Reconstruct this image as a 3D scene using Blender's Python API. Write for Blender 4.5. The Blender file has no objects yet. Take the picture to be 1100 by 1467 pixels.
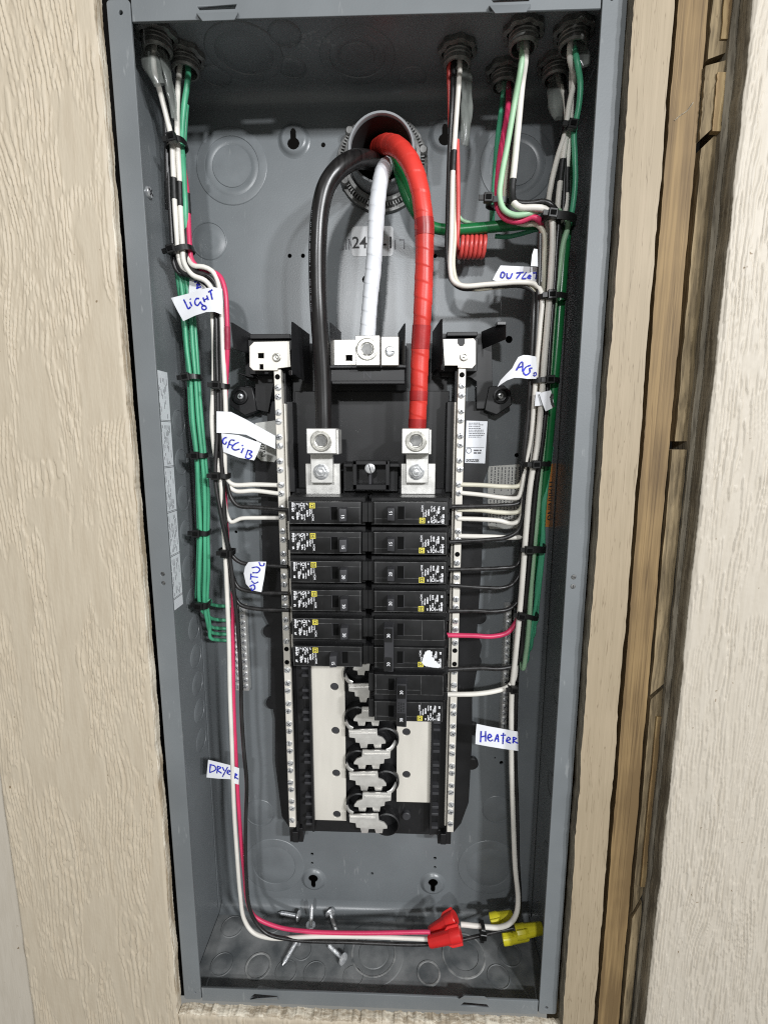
import bpy, bmesh, math, random
import numpy as np
from mathutils import Vector, Matrix, Euler
random.seed(7)
rng = np.random.default_rng(11)
SC = bpy.context.scene
COL = SC.collection
PI = math.pi

# ------------------------------------------------------------------ camera
CAM = Vector((0.0285, -0.4818, 0.1236)); PITCH, ROLL, YAW, FPX = -0.1577, -0.0009, 0.0341, 682.42
CX, CY = 550.0, 733.5
MR = (Matrix.Rotation(YAW, 3, 'Z') @ Matrix.Rotation(PITCH, 3, 'X') @ Matrix.Rotation(ROLL, 3, 'Y'))
cam_d = bpy.data.cameras.new('camera'); cam_o = bpy.data.objects.new('camera', cam_d); COL.objects.link(cam_o)
right, fwd, up = MR.col[0], MR.col[1], MR.col[2]
cm = Matrix((right, up, -fwd)).transposed().to_4x4(); cm.translation = CAM
cam_o.matrix_world = cm
cam_d.sensor_fit = 'HORIZONTAL'; cam_d.sensor_width = 36.0; cam_d.lens = 36.0 * FPX / 1100.0
cam_d.clip_start = 0.01; cam_d.clip_end = 50
SC.camera = cam_o

# ------------------------------------------------------------------ light
W = bpy.data.worlds.new('World'); SC.world = W; W.use_nodes = True
bg = W.node_tree.nodes['Background']; bg.inputs[0].default_value = (1.0, 1.0, 0.94, 1); bg.inputs[1].default_value = 0.24
def area(name, loc, target, size, energy, color, size_y=None):
    d = bpy.data.lights.new(name, 'AREA'); d.energy = energy; d.color = color
    d.shape = 'RECTANGLE'; d.size = size; d.size_y = size_y or size
    o = bpy.data.objects.new(name, d); COL.objects.link(o); o.location = loc
    o.rotation_euler = (Vector(target) - Vector(loc)).to_track_quat('-Z', 'Y').to_euler()
    return o
area('ceiling_lamp_right', (0.86, -1.60, 0.76), (0, 0, 0.0), 0.10, 18.5, (0.97, 0.985, 1.0), 0.08)
area('ceiling_lamp_far_right', (1.30, -1.62, 0.76), (0, 0, 0.0), 0.12, 19.5, (0.97, 0.985, 1.0), 0.10)
area('ceiling_lamp_front', (-0.10, -1.85, 0.72), (0, 0, 0.1), 0.11, 12.5, (0.97, 0.985, 1.0), 0.06)
SC.view_settings.view_transform = 'Standard'; SC.view_settings.look = 'None'
SC.view_settings.exposure = 0.0; SC.view_settings.gamma = 1.0; SC.view_settings.use_curve_mapping = False
SC.render.engine = 'CYCLES'
SC.cycles.use_denoising = False
SC.cycles.filter_width = 1.15
SC.cycles.sample_clamp_indirect = 4.0
SC.cycles.max_bounces = 8
SC.cycles.caustics_reflective = False; SC.cycles.caustics_refractive = False

# ------------------------------------------------------------------ photograph point -> place in the panel
HW, DEP, HH = 0.181, 0.095, 0.4303        # half width, depth and half height of the steel box
def ray(x, y): return MR @ Vector(((x - CX) / FPX, 1.0, -(y - CY) / FPX))
def U(x, y, d=0.0):      # d = millimetres in front of the back panel
    r = ray(x, y); return CAM + r * ((-d * 0.001 - CAM.y) / r.y)
def UZ(x, y, Z): r = ray(x, y); return CAM + r * ((Z - CAM.z) / r.z)
def UX(x, y, X): r = ray(x, y); return CAM + r * ((X - CAM.x) / r.x)

# ------------------------------------------------------------------ materials
def nodes(name):
    m = bpy.data.materials.new(name); m.use_nodes = True
    nt = m.node_tree; return m, nt, nt.nodes['Principled BSDF']
def mat(name, col, rough=0.5, metal=0.0, var=0.08, vscale=60, bump=0.0, bscale=400, stretch=(1, 1, 1), coat=0.0,
        col2=None, rvar=0.08, spec=0.5, alpha=1.0, detail=4.0):
    m, nt, p = nodes(name)
    N = nt.nodes.new; L = nt.links.new
    tc = N('ShaderNodeTexCoord'); mp = N('ShaderNodeMapping'); mp.inputs['Scale'].default_value = stretch
    geo = N('ShaderNodeNewGeometry'); L(geo.outputs['Position'], mp.inputs['Vector'])
    nz = N('ShaderNodeTexNoise'); nz.inputs['Scale'].default_value = vscale; nz.inputs['Detail'].default_value = detail
    L(mp.outputs[0], nz.inputs['Vector'])
    cr = N('ShaderNodeValToRGB'); c2 = col2 or tuple(min(1, c * (1 + var * 2)) for c in col)
    c1 = tuple(c * (1 - var * 2) for c in col) if col2 is None else col
    cr.color_ramp.elements[0].position = 0.32; cr.color_ramp.elements[1].position = 0.68
    cr.color_ramp.elements[0].color = (*c1, 1); cr.color_ramp.elements[1].color = (*c2, 1)
    L(nz.outputs['Fac'], cr.inputs['Fac']); L(cr.outputs['Color'], p.inputs['Base Color'])
    mr = N('ShaderNodeMapRange'); mr.inputs['To Min'].default_value = max(0.02, rough - rvar); mr.inputs['To Max'].default_value = min(1, rough + rvar)
    L(nz.outputs['Fac'], mr.inputs['Value']); L(mr.outputs[0], p.inputs['Roughness'])
    p.inputs['Metallic'].default_value = metal; p.inputs['Specular IOR Level'].default_value = spec
    p.inputs['Coat Weight'].default_value = coat; p.inputs['Coat Roughness'].default_value = 0.25
    p.inputs['Alpha'].default_value = alpha
    if bump:
        b = N('ShaderNodeTexNoise'); b.inputs['Scale'].default_value = bscale; b.inputs['Detail'].default_value = 3
        L(mp.outputs[0], b.inputs['Vector'])
        bn = N('ShaderNodeBump'); bn.inputs['Strength'].default_value = 1.0; bn.inputs['Distance'].default_value = bump * 0.001
        L(b.outputs['Fac'], bn.inputs['Height']); L(bn.outputs[0], p.inputs['Normal'])
    return m
def scuff(m, amount=.07, col=(.42, .43, .43)):
    """fine pale specks and short rubs worn into the paint"""
    nt = m.node_tree; N = nt.nodes.new; L = nt.links.new; p = nt.nodes['Principled BSDF']
    src = p.inputs['Base Color'].links[0].from_socket
    geo = N('ShaderNodeNewGeometry'); mp = N('ShaderNodeMapping'); mp.inputs['Rotation'].default_value = (.4, .7, .3); mp.inputs['Scale'].default_value = (1, 1, .22)
    L(geo.outputs['Position'], mp.inputs['Vector'])
    a = N('ShaderNodeTexNoise'); a.inputs['Scale'].default_value = 330; a.inputs['Detail'].default_value = 2; L(mp.outputs[0], a.inputs['Vector'])
    b = N('ShaderNodeTexNoise'); b.inputs['Scale'].default_value = 22; b.inputs['Detail'].default_value = 3; L(geo.outputs['Position'], b.inputs['Vector'])
    mu = N('ShaderNodeMath'); mu.operation = 'MULTIPLY'; L(a.outputs['Fac'], mu.inputs[0]); L(b.outputs['Fac'], mu.inputs[1])
    rp = N('ShaderNodeMapRange'); rp.inputs['From Min'].default_value = .385; rp.inputs['From Max'].default_value = .46; rp.inputs['To Max'].default_value = amount * 10; L(mu.outputs[0], rp.inputs['Value'])
    mx = N('ShaderNodeMix'); mx.data_type = 'RGBA'; L(rp.outputs[0], mx.inputs[0]); L(src, mx.inputs[6]); mx.inputs[7].default_value = (*col, 1)
    L(mx.outputs[2], p.inputs['Base Color']); return m
M = {}
GREY = (0.165, 0.179, 0.188)
M['grey'] = mat('grey_enamel', GREY, 0.33, 0, 0.05, 14, 0.06, 700, coat=0.15, rvar=0.06)
M['flange'] = mat('grey_enamel_flange', GREY, 0.52, 0, 0.05, 14, 0.06, 700, rvar=0.06)
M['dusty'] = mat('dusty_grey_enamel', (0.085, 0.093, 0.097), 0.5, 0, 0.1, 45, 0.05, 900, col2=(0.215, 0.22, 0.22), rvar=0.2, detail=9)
M['knock'] = mat('grey_enamel_knockout', tuple(c * 1.02 for c in GREY), 0.34, 0, 0.05, 40, 0.03, 900, rvar=0.06)
M['dustring'] = mat('dust_caught_on_edge', (0.10, 0.108, 0.112), 0.6, 0, 0.1, 90, 0.1, 900, col2=(0.36, 0.36, 0.35), detail=9)
M['black'] = mat('black_plastic', (0.012, 0.012, 0.013), 0.42, 0, 0.15, 30, 0.02, 1200, rvar=0.1, spec=0.45)
M['breaker'] = mat('black_breaker_case', (0.012, 0.012, 0.0125), 0.42, 0, 0.2, 50, 0.02, 1500, rvar=0.1, spec=0.4)
M['edgelight'] = mat('plastic_scribe_and_edge_highlight', (0.10, 0.10, 0.10), 0.6, 0, 0.3, 200)
M['toggle'] = mat('black_toggle', (0.042, 0.042, 0.046), 0.45, 0, 0.1, 50, spec=0.4)
M['hole'] = mat('painted_recess_shade', (0.004, 0.004, 0.004), 0.8, 0, 0.05, 30, spec=0.1)  # near-black patches on the surface paint the shade inside openings
M['tin'] = mat('tin_plated_bar', (0.90, 0.86, 0.78), 0.38, 0.35, 0.04, 45, 0.01, 600, stretch=(1, 1, .2), rvar=0.08)
M['alu'] = mat('aluminium_lug', (0.82, 0.81, 0.78), 0.42, 0.75, 0.05, 120, 0.03, 1500, rvar=0.1)
M['stab'] = mat('bright_stab_metal', (0.86, 0.84, 0.80), 0.32, 0.55, 0.05, 120, 0.03, 900, rvar=0.1)
M['lugin'] = mat('threaded_lug_screw', (0.55, 0.54, 0.50), 0.4, 0.85, 0.15, 200)
M['zinc'] = mat('zinc_screw', (0.80, 0.82, 0.86), 0.26, 0.7, 0.12, 400, rvar=0.12)
M['dzinc'] = mat('dull_zinc_fitting', (0.20, 0.20, 0.195), 0.5, 0.7, 0.2, 150, 0.05, 600)
M['cfit'] = mat('dark_zinc_connector', (0.19, 0.19, 0.18), 0.45, 0.6, 0.2, 150, 0.05, 600)
M['slot'] = mat('painted_slot_shade', (0.03, 0.03, 0.035), 0.6, 0.3)  # dark strips on the screw heads paint the shade of their slots
M['white'] = mat('white_insulation', (0.78, 0.75, 0.69), 0.42, 0, 0.04, 40, 0.02, 900)
M['cream'] = mat('cream_insulation', (0.68, 0.65, 0.53), 0.42, 0, 0.05, 40, 0.02, 900)
M['blackw'] = mat('black_insulation', (0.020, 0.019, 0.019), 0.36, 0, 0.25, 220, 0.02, 900, stretch=(1, 1, .15))
M['green'] = mat('green_insulation', (0.070, 0.36, 0.20), 0.38, 0, 0.08, 40, 0.02, 900)
M['dgreen'] = mat('dark_green_insulation', (0.010, 0.15, 0.042), 0.3, 0, 0.08, 40, 0.02, 900)
M['mint'] = mat('mint_green_insulation', (0.36, 0.58, 0.37), 0.42, 0, 0.05, 40, 0.02, 900)
M['pink'] = mat('pinkish_red_insulation', (0.66, 0.045, 0.13), 0.38, 0, 0.06, 40, 0.02, 900)
M['red2'] = mat('red_tape_overlap', (0.36, 0.018, 0.018), 0.38, 0, 0.12, 60, 0.05, 700)
M['red'] = mat('red_tape', (0.66, 0.042, 0.030), 0.40, 0, 0.10, 35, 0.05, 700)
M['coil'] = mat('coral_red_insulation', (0.62, 0.075, 0.065), 0.36, 0, 0.06, 40)
M['wtape'] = mat('white_tape', (0.78, 0.80, 0.84), 0.38, 0, 0.04, 60, 0.05, 700)
M['btape'] = mat('black_tape', (0.010, 0.010, 0.010), 0.5, 0, 0.2, 150, 0.04, 500)
M['maroon'] = mat('dull_red_tape', (0.36, 0.03, 0.07), 0.4)
M['maincable'] = mat('black_cable_jacket', (0.013, 0.012, 0.012), 0.3, 0, 0.25, 300, 0.02, 700, stretch=(1, 1, .1))
M['tie'] = mat('black_nylon_tie', (0.008, 0.008, 0.008), 0.4, 0, 0.1, 100)
M['sheath'] = mat('clear_grey_sheath', (0.20, 0.215, 0.20), 0.2, 0, 0.3, 120, 0.3, 220, stretch=(1, 1, .25), alpha=0.5)
M['paper'] = mat('white_paper_label', (0.82, 0.83, 0.86), 0.6, 0, 0.02, 60)
M['ink'] = mat('blue_ink', (0.012, 0.020, 0.42), 0.6, 0, 0.3, 500)
M['bink'] = mat('black_print', (0.02, 0.02, 0.02), 0.6)
M['gink'] = mat('grey_print', (0.12, 0.12, 0.13), 0.6)
M['sticker'] = mat('pale_grey_sticker', (0.80, 0.82, 0.86), 0.45, 0, 0.03, 60)
M['gsticker'] = mat('grey_sticker', (0.70, 0.70, 0.66), 0.45, 0, 0.04, 60)
M['osticker'] = mat('orange_sticker', (0.50, 0.19, 0.03), 0.5)
M['nsticker'] = mat('white_number_sticker', (0.66, 0.67, 0.68), 0.45, 0, 0.03, 60)
M['wprint'] = mat('white_print', (0.80, 0.80, 0.82), 0.55, 0, 0.1, 900)
M['yellow'] = mat('yellow_print', (0.80, 0.70, 0.10), 0.5)
M['ynut'] = mat('yellow_plastic', (0.74, 0.66, 0.03), 0.34, 0, 0.05, 60)
M['rnut'] = mat('red_plastic', (0.66, 0.022, 0.022), 0.34, 0, 0.05, 60)
M['pvc'] = mat('grey_pvc_pipe', (0.25, 0.26, 0.27), 0.45, 0, 0.05, 60)
M['pvcin'] = mat('pipe_inside_painted_shade', (0.012, 0.012, 0.012), 0.7)  # grey pipe's inner shade is put into this near-black colour
scuff(M['grey'], .028); scuff(M['flange'], .025); scuff(M['knock'], .028); scuff(M['breaker'], .02, (.10, .10, .10)); scuff(M['black'], .02, (.09, .09, .09))
# siding paints and timbers
def siding_mat(name, col, dark):
    m, nt, p = nodes(name); N = nt.nodes.new; L = nt.links.new
    geo = N('ShaderNodeNewGeometry'); mp = N('ShaderNodeMapping'); mp.inputs['Scale'].default_value = (1, 1, .12)
    L(geo.outputs['Position'], mp.inputs['Vector'])
    n1 = N('ShaderNodeTexNoise'); n1.inputs['Scale'].default_value = 260; n1.inputs['Detail'].default_value = 5; L(mp.outputs[0], n1.inputs['Vector'])
    cr = N('ShaderNodeValToRGB'); cr.color_ramp.elements[0].position = .3; cr.color_ramp.elements[1].position = .6
    cr.color_ramp.elements[0].color = (*dark, 1); cr.color_ramp.elements[1].color = (*col, 1); L(n1.outputs['Fac'], cr.inputs['Fac'])
    n3 = N('ShaderNodeTexNoise'); n3.inputs['Scale'].default_value = 150; n3.inputs['Detail'].default_value = 2; L(geo.outputs['Position'], n3.inputs['Vector'])
    sp = N('ShaderNodeValToRGB'); sp.color_ramp.elements[0].position = .22; sp.color_ramp.elements[1].position = .26
    sp.color_ramp.elements[0].color = (.45, .38, .3, 1); sp.color_ramp.elements[1].color = (1, 1, 1, 1); L(n3.outputs['Fac'], sp.inputs['Fac'])
    mx = N('ShaderNodeMix'); mx.data_type = 'RGBA'; mx.blend_type = 'MULTIPLY'; mx.inputs['Factor'].default_value = 1
    L(cr.outputs['Color'], mx.inputs[6]); L(sp.outputs['Color'], mx.inputs[7]); L(mx.outputs[2], p.inputs['Base Color'])
    p.inputs['Roughness'].default_value = .55
    n2 = N('ShaderNodeTexNoise'); n2.inputs['Scale'].default_value = 700; n2.inputs['Detail'].default_value = 3; L(mp.outputs[0], n2.inputs['Vector'])
    b = N('ShaderNodeBump'); b.inputs['Strength'].default_value = 1; b.inputs['Distance'].default_value = .00018
    L(n2.outputs['Fac'], b.inputs['Height']); L(b.outputs[0], p.inputs['Normal'])
    return m
M['beige'] = siding_mat('beige_siding_paint', (0.53, 0.458, 0.352), (0.485, 0.412, 0.310))
M['offwhite'] = siding_mat('offwhite_siding_paint', (0.53, 0.480, 0.405), (0.49, 0.44, 0.365))
def wood(name, a, b, scale=90, st=(1, 1, .05), rough=.7, bump=.25):
    m, nt, p = nodes(name); N = nt.nodes.new; L = nt.links.new
    geo = N('ShaderNodeNewGeometry'); mp = N('ShaderNodeMapping'); mp.inputs['Scale'].default_value = st
    L(geo.outputs['Position'], mp.inputs['Vector'])
    n = N('ShaderNodeTexNoise'); n.inputs['Scale'].default_value = scale; n.inputs['Detail'].default_value = 6; n.inputs['Distortion'].default_value = .8
    L(mp.outputs[0], n.inputs['Vector'])
    n2 = N('ShaderNodeTexNoise'); n2.inputs['Scale'].default_value = 500; n2.inputs['Detail'].default_value = 4; L(mp.outputs[0], n2.inputs['Vector'])
    n4 = N('ShaderNodeTexNoise'); n4.inputs['Scale'].default_value = 14; n4.inputs['Detail'].default_value = 3; L(geo.outputs['Position'], n4.inputs['Vector'])
    cr = N('ShaderNodeValToRGB'); cr.color_ramp.elements[0].position = .40; cr.color_ramp.elements[1].position = .60
    cr.color_ramp.elements[0].color = (*a, 1); cr.color_ramp.elements[1].color = (*b, 1)
    ad = N('ShaderNodeMath'); ad.operation = 'MULTIPLY_ADD'; ad.inputs[1].default_value = .4; L(n2.outputs['Fac'], ad.inputs[0])
    ad2 = N('ShaderNodeMath'); ad2.operation = 'MULTIPLY_ADD'; ad2.inputs[1].default_value = .55; L(n.outputs['Fac'], ad2.inputs[0]); L(ad2.outputs[0], ad.inputs[2])
    ad3 = N('ShaderNodeMath'); ad3.operation = 'MULTIPLY_ADD'; ad3.inputs[1].default_value = .4; ad3.inputs[2].default_value = -.18; L(n4.outputs['Fac'], ad3.inputs[0]); L(ad3.outputs[0], ad2.inputs[2])
    L(ad.outputs[0], cr.inputs['Fac'])
    mc = N('ShaderNodeMapping'); mc.inputs['Scale'].default_value = (st[0], st[1], st[2] * .55); L(geo.outputs['Position'], mc.inputs['Vector'])
    n5 = N('ShaderNodeTexNoise'); n5.inputs['Scale'].default_value = scale * 1.6; n5.inputs['Detail'].default_value = 2; L(mc.outputs[0], n5.inputs['Vector'])
    cb = N('ShaderNodeValToRGB'); e = cb.color_ramp.elements; e[0].position = .488; e[0].color = (1, 1, 1, 1); e[1].position = .5; e[1].color = (.45, .40, .34, 1); k3 = e.new(.512); k3.color = (1, 1, 1, 1)
    L(n5.outputs['Fac'], cb.inputs['Fac'])
    mx = N('ShaderNodeMix'); mx.data_type = 'RGBA'; mx.blend_type = 'MULTIPLY'; mx.inputs['Factor'].default_value = .7
    L(cr.outputs['Color'], mx.inputs[6]); L(cb.outputs['Color'], mx.inputs[7]); L(mx.outputs[2], p.inputs['Base Color'])
    p.inputs['Roughness'].default_value = rough
    bn = N('ShaderNodeBump'); bn.inputs['Strength'].default_value = 1; bn.inputs['Distance'].default_value = bump * .001
    L(ad.outputs[0], bn.inputs['Height']); L(bn.outputs[0], p.inputs['Normal'])
    return m
M['cutedge'] = wood('fibrous_cut_edge', (0.40, 0.32, 0.22), (0.86, 0.79, 0.66), 220, (1, 1, .10), .8, .6)
M['cutedge_h'] = wood('fibrous_cut_edge_across', (0.40, 0.33, 0.24), (0.80, 0.73, 0.60), 260, (.35, 1, 1), .8, .8)
M['greyedge'] = wood('grey_cut_edge_with_shade', (0.14, 0.12, 0.09), (0.34, 0.30, 0.23), 260, (1, 1, .10), .85, .6)  # grey edge; shadow on the left-facing siding cut is in the colour
M['stud'] = wood('stud_timber', (0.150, 0.095, 0.040), (0.285, 0.190, 0.085), 75, (1, 1, .028), .7, .5)
M['greywood'] = wood('weathered_timber', (0.115, 0.085, 0.046), (0.285, 0.216, 0.122), 170, (1, 1, .10), .85, .9)
M['yelwood'] = wood('fresh_yellow_timber', (0.22, 0.14, 0.06), (0.36, 0.26, 0.125), 120, (1, 1, .1), .75, .3)
M['painted'] = wood('beige_painted_board', (0.335, 0.270, 0.182), (0.375, 0.303, 0.208), 220, (1, 1, .06), .6, .12)
M['cavity'] = mat('painted_cavity_shade', (0.004, 0.0035, 0.003), 0.95, spec=.1)  # near-black colour paints the unlit depth behind the box

# ------------------------------------------------------------------ mesh helpers
class MB:
    def __init__(s): s.v = []; s.f = []; s.mi = []
    def add(s, v, f, mi=0):
        o = len(s.v); s.v += [tuple(q) for q in v]; s.f += [tuple(i + o for i in q) for q in f]; s.mi += [mi] * len(f); return s
    def box(s, x0, x1, y0, y1, z0, z1, mi=0):
        x0, x1 = sorted((x0, x1)); y0, y1 = sorted((y0, y1)); z0, z1 = sorted((z0, z1))
        v = [(x0, y0, z0), (x1, y0, z0), (x1, y1, z0), (x0, y1, z0), (x0, y0, z1), (x1, y0, z1), (x1, y1, z1), (x0, y1, z1)]
        return s.add(v, [(0, 3, 2, 1), (4, 5, 6, 7), (0, 1, 5, 4), (1, 2, 6, 5), (2, 3, 7, 6), (3, 0, 4, 7)], mi)
    def hexa(s, a, b, mi=0):      # two quads (front a, back b), same winding
        f = [(0, 1, 2, 3), (7, 6, 5, 4)] + [(i, i + 4, (i + 1) % 4 + 4, (i + 1) % 4) for i in range(4)]
        return s.add(list(a) + list(b), f, mi)
    def prism(s, poly, y0, y1, mi=0):     # poly in (x,z)
        n = len(poly); v = [(x, y0, z) for x, z in poly] + [(x, y1, z) for x, z in poly]
        f = [tuple(range(n)), tuple(range(2 * n - 1, n - 1, -1))] + [(i, i + n, (i + 1) % n + n, (i + 1) % n) for i in range(n)]
        return s.add(v, f, mi)
    def lathe(s, prof, org, axis=(0, -1, 0), n=24, mi=0, cap=True, sx=1.0):
        a = Vector(axis).normalized(); t = Vector((0, 0, 1)) if abs(a.z) < .9 else Vector((1, 0, 0))
        e1 = a.cross(t).normalized(); e2 = a.cross(e1).normalized(); org = Vector(org); v = []; f = []
        for r, h in prof:
            for k in range(n):
                an = 2 * PI * k / n; v.append(org + a * h + e1 * (r * math.cos(an) * sx) + e2 * (r * math.sin(an)))
        for i in range(len(prof) - 1):
            for k in range(n): f.append((i * n + k, i * n + (k + 1) % n, (i + 1) * n + (k + 1) % n, (i + 1) * n + k))
        if cap:
            f.append(tuple(range(n - 1, -1, -1))); f.append(tuple((len(prof) - 1) * n + k for k in range(n)))
        return s.add(v, f, mi)
    def tube(s, pts, rad, n=10, mi=0, flat=1.0, cap=True):
        P = [Vector(q) for q in pts]; m = len(P); v = []; f = []
        T = [(P[min(i + 1, m - 1)] - P[max(i - 1, 0)]).normalized() for i in range(m)]
        e = Vector((0, 1, 0)); e = (e - T[0] * e.dot(T[0])); e = e.normalized() if e.length > 1e-4 else T[0].orthogonal().normalized()
        ln = 0
        for i in range(m):
            if i: ln += (P[i] - P[i - 1]).length
            e = (e - T[i] * e.dot(T[i])).normalized(); b = T[i].cross(e)
            for k in range(n):
                an = 2 * PI * k / n; r = rad(ln, an) if callable(rad) else rad
                v.append(P[i] + e * (r * math.cos(an) * flat) + b * (r * math.sin(an)))
        for i in range(m - 1):
            for k in range(n): f.append((i * n + k, (i + 1) * n + k, (i + 1) * n + (k + 1) % n, i * n + (k + 1) % n))
        if cap: f.append(tuple(range(n))); f.append(tuple((m - 1) * n + k for k in range(n - 1, -1, -1)))
        return s.add(v, f, mi)
    def mesh(s, name, mats, smooth=35, bevel=0.0, seg=1):
        me = bpy.data.meshes.new(name); me.from_pydata(s.v, [], s.f); me.update()
        for mm in (mats if isinstance(mats, (list, tuple)) else [mats]): me.materials.append(M[mm])
        if any(s.mi): me.polygons.foreach_set('material_index', s.mi)
        bm = bmesh.new(); bm.from_mesh(me); bmesh.ops.recalc_face_normals(bm, faces=bm.faces)
        if bevel:
            ed = [e for e in bm.edges if e.is_manifold and e.calc_face_angle(0) > math.radians(28)]
            bmesh.ops.bevel(bm, geom=ed, offset=bevel, segments=seg, affect='EDGES', profile=.6, clamp_overlap=True)
        bm.to_mesh(me); bm.free()
        if smooth:
            me.polygons.foreach_set('use_smooth', [True] * len(me.polygons)); me.set_sharp_from_angle(angle=math.radians(smooth))
        return me
    def build(s, name, mats, parent=None, local=False, **k): return link(name, s.mesh(name, mats, **k), parent, local)
def link(name, me, parent=None, local=False):
    o = bpy.data.objects.new(name, me); COL.objects.link(o)
    if parent:
        o.parent = parent
        if not local and parent.type == 'EMPTY': o.matrix_parent_inverse = parent.matrix_basis.inverted()
    return o
def tag(o, label, cat, group=None, kind=None):
    o['label'] = label; o['category'] = cat
    if group: o['group'] = group
    if kind: o['kind'] = kind
    return o
def thing(name, label, cat, loc=(0, 0, 0), group=None, rot=None):
    o = bpy.data.objects.new(name, None); COL.objects.link(o); o.empty_display_size = .01; o.location = loc
    if rot: o.rotation_euler = rot
    return tag(o, label, cat, group)
def place(name, me, loc, parent, rot=(0, 0, 0), scale=1.0):
    o = bpy.data.objects.new(name, me); COL.objects.link(o); o.location = loc; o.rotation_euler = rot; o.scale = (scale,) * 3
    if parent:
        o.parent = parent
        if parent.type == 'EMPTY': o.matrix_parent_inverse = parent.matrix_basis.inverted()
    return o
def curve_mesh(name, cu, mats):
    o = bpy.data.objects.new('tmp', cu); COL.objects.link(o)
    dg = bpy.context.evaluated_depsgraph_get(); me = bpy.data.meshes.new_from_object(o.evaluated_get(dg))
    bpy.data.objects.remove(o); bpy.data.curves.remove(cu)
    me.name = name; me.materials.clear()
    for mm in (mats if isinstance(mats, (list, tuple)) else [mats]): me.materials.append(M[mm])
    return me
def plate_mesh(name, outline, holes, d0, d1, m, bev=0.0):
    """flat sheet with real openings: outline and holes in (X,Z), front at d0 mm, back at d1 mm"""
    cu = bpy.data.curves.new(name, 'CURVE'); cu.dimensions = '2D'; cu.fill_mode = 'BOTH'; cu.resolution_u = 1
    for poly in [outline] + list(holes):
        sp = cu.splines.new('POLY'); sp.points.add(len(poly) - 1); sp.use_cyclic_u = True
        for q, (x, z) in zip(sp.points, poly): q.co = (x, z, 0, 1)
    cu.extrude = abs(d0 - d1) * .0005
    if bev: cu.bevel_depth = bev * .001; cu.bevel_resolution = 1
    me = curve_mesh(name, cu, m)
    me.transform(Matrix.Translation((0, -(d0 + d1) * .0005, 0)) @ Matrix.Rotation(PI / 2, 4, 'X'))
    return me
def plate(name, outline, holes, d0, d1, m, parent=None, bev=0.0, local=False):
    return link(name, plate_mesh(name, outline, holes, d0, d1, m, bev), parent, local)
def circ(x, z, r, n=28, rz=None): return [(x + r * math.cos(2 * PI * k / n), z + (rz or r) * math.sin(2 * PI * k / n)) for k in range(n)]
def rrect(x0, x1, z0, z1, r, n=5):
    o = []
    for cx, cz, a0 in ((x1 - r, z1 - r, 0), (x0 + r, z1 - r, 1), (x0 + r, z0 + r, 2), (x1 - r, z0 + r, 3)):
        for k in range(n): a = (a0 + k / (n - 1)) * PI / 2; o.append((cx + r * math.cos(a), cz + r * math.sin(a)))
    return o
def PX(pts, d): return [(q.x, q.z) for q in (U(x, y, d) for x, y in pts)]
def pxbox(x0, y0, x1, y1, d):      # world bounds of a picture rectangle that lies d mm in front of the back panel
    a = U(x0, (y0 + y1) / 2, d); b = U(x1, (y0 + y1) / 2, d); c = U((x0 + x1) / 2, y0, d); e = U((x0 + x1) / 2, y1, d)
    return a.x, b.x, e.z, c.z
def text_mesh(name, body, size, m):
    cu = bpy.data.curves.new(name, 'FONT'); cu.body = body; cu.size = size; cu.align_x = 'CENTER'; cu.align_y = 'CENTER'
    cu.offset = size * .012; cu.extrude = 0.00004
    return curve_mesh(name, cu, m)
def crspline(P, step=.0025):
    P = [Vector(q) for q in P]; Q = [P[0] * 2 - P[1]] + P + [P[-1] * 2 - P[-2]]; out = []
    for i in range(1, len(Q) - 2):
        a, b, c, d = Q[i - 1:i + 3]
        t0 = 0; t1 = max(1e-6, (b - a).length ** .5); t2 = t1 + max(1e-6, (c - b).length ** .5); t3 = t2 + max(1e-6, (d - c).length ** .5)
        n = max(2, int((c - b).length / step))
        for k in range(n):
            t = t1 + (t2 - t1) * k / n
            A1 = a * ((t1 - t) / (t1 - t0)) + b * ((t - t0) / (t1 - t0)); A2 = b * ((t2 - t) / (t2 - t1)) + c * ((t - t1) / (t2 - t1)); A3 = c * ((t3 - t) / (t3 - t2)) + d * ((t - t2) / (t3 - t2))
            B1 = A1 * ((t2 - t) / (t2 - t0)) + A2 * ((t - t0) / (t2 - t0)); B2 = A2 * ((t3 - t) / (t3 - t1)) + A3 * ((t - t1) / (t3 - t1))
            out.append(B1 * ((t2 - t) / (t2 - t1)) + B2 * ((t - t1) / (t2 - t1)))
    out.append(P[-1]); return out

def stroke(s, pts, d, w, mi=0, dfun=None, hgt=.0002):
    P = []
    for x, y in pts: P.append(U(x, y, d if dfun is None else dfun(x, y) + .45))
    P = crspline(P, .0008) if len(P) > 2 else [P[0].lerp(P[1], t) for t in np.linspace(0, 1, 8)]
    V = []; f = []
    for i, q in enumerate(P):
        t = (P[min(i + 1, len(P) - 1)] - P[max(i - 1, 0)]); n = Vector((-t.z, 0, t.x)); n = n.normalized() if n.length > 1e-9 else Vector((1, 0, 0))
        ww = w * .5 * (.8 + .4 * random.random()); V += [q + n * ww, q - n * ww, q - n * ww + Vector((0, -hgt, 0)), q + n * ww + Vector((0, -hgt, 0))]
        if i:
            o = i * 4; p = o - 4
            for a in range(4): f.append((p + a, p + (a + 1) % 4, o + (a + 1) % 4, o + a))
    f += [(0, 1, 2, 3), tuple(len(V) - 4 + a for a in (3, 2, 1, 0))]
    s.add(V, f, mi)

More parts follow.
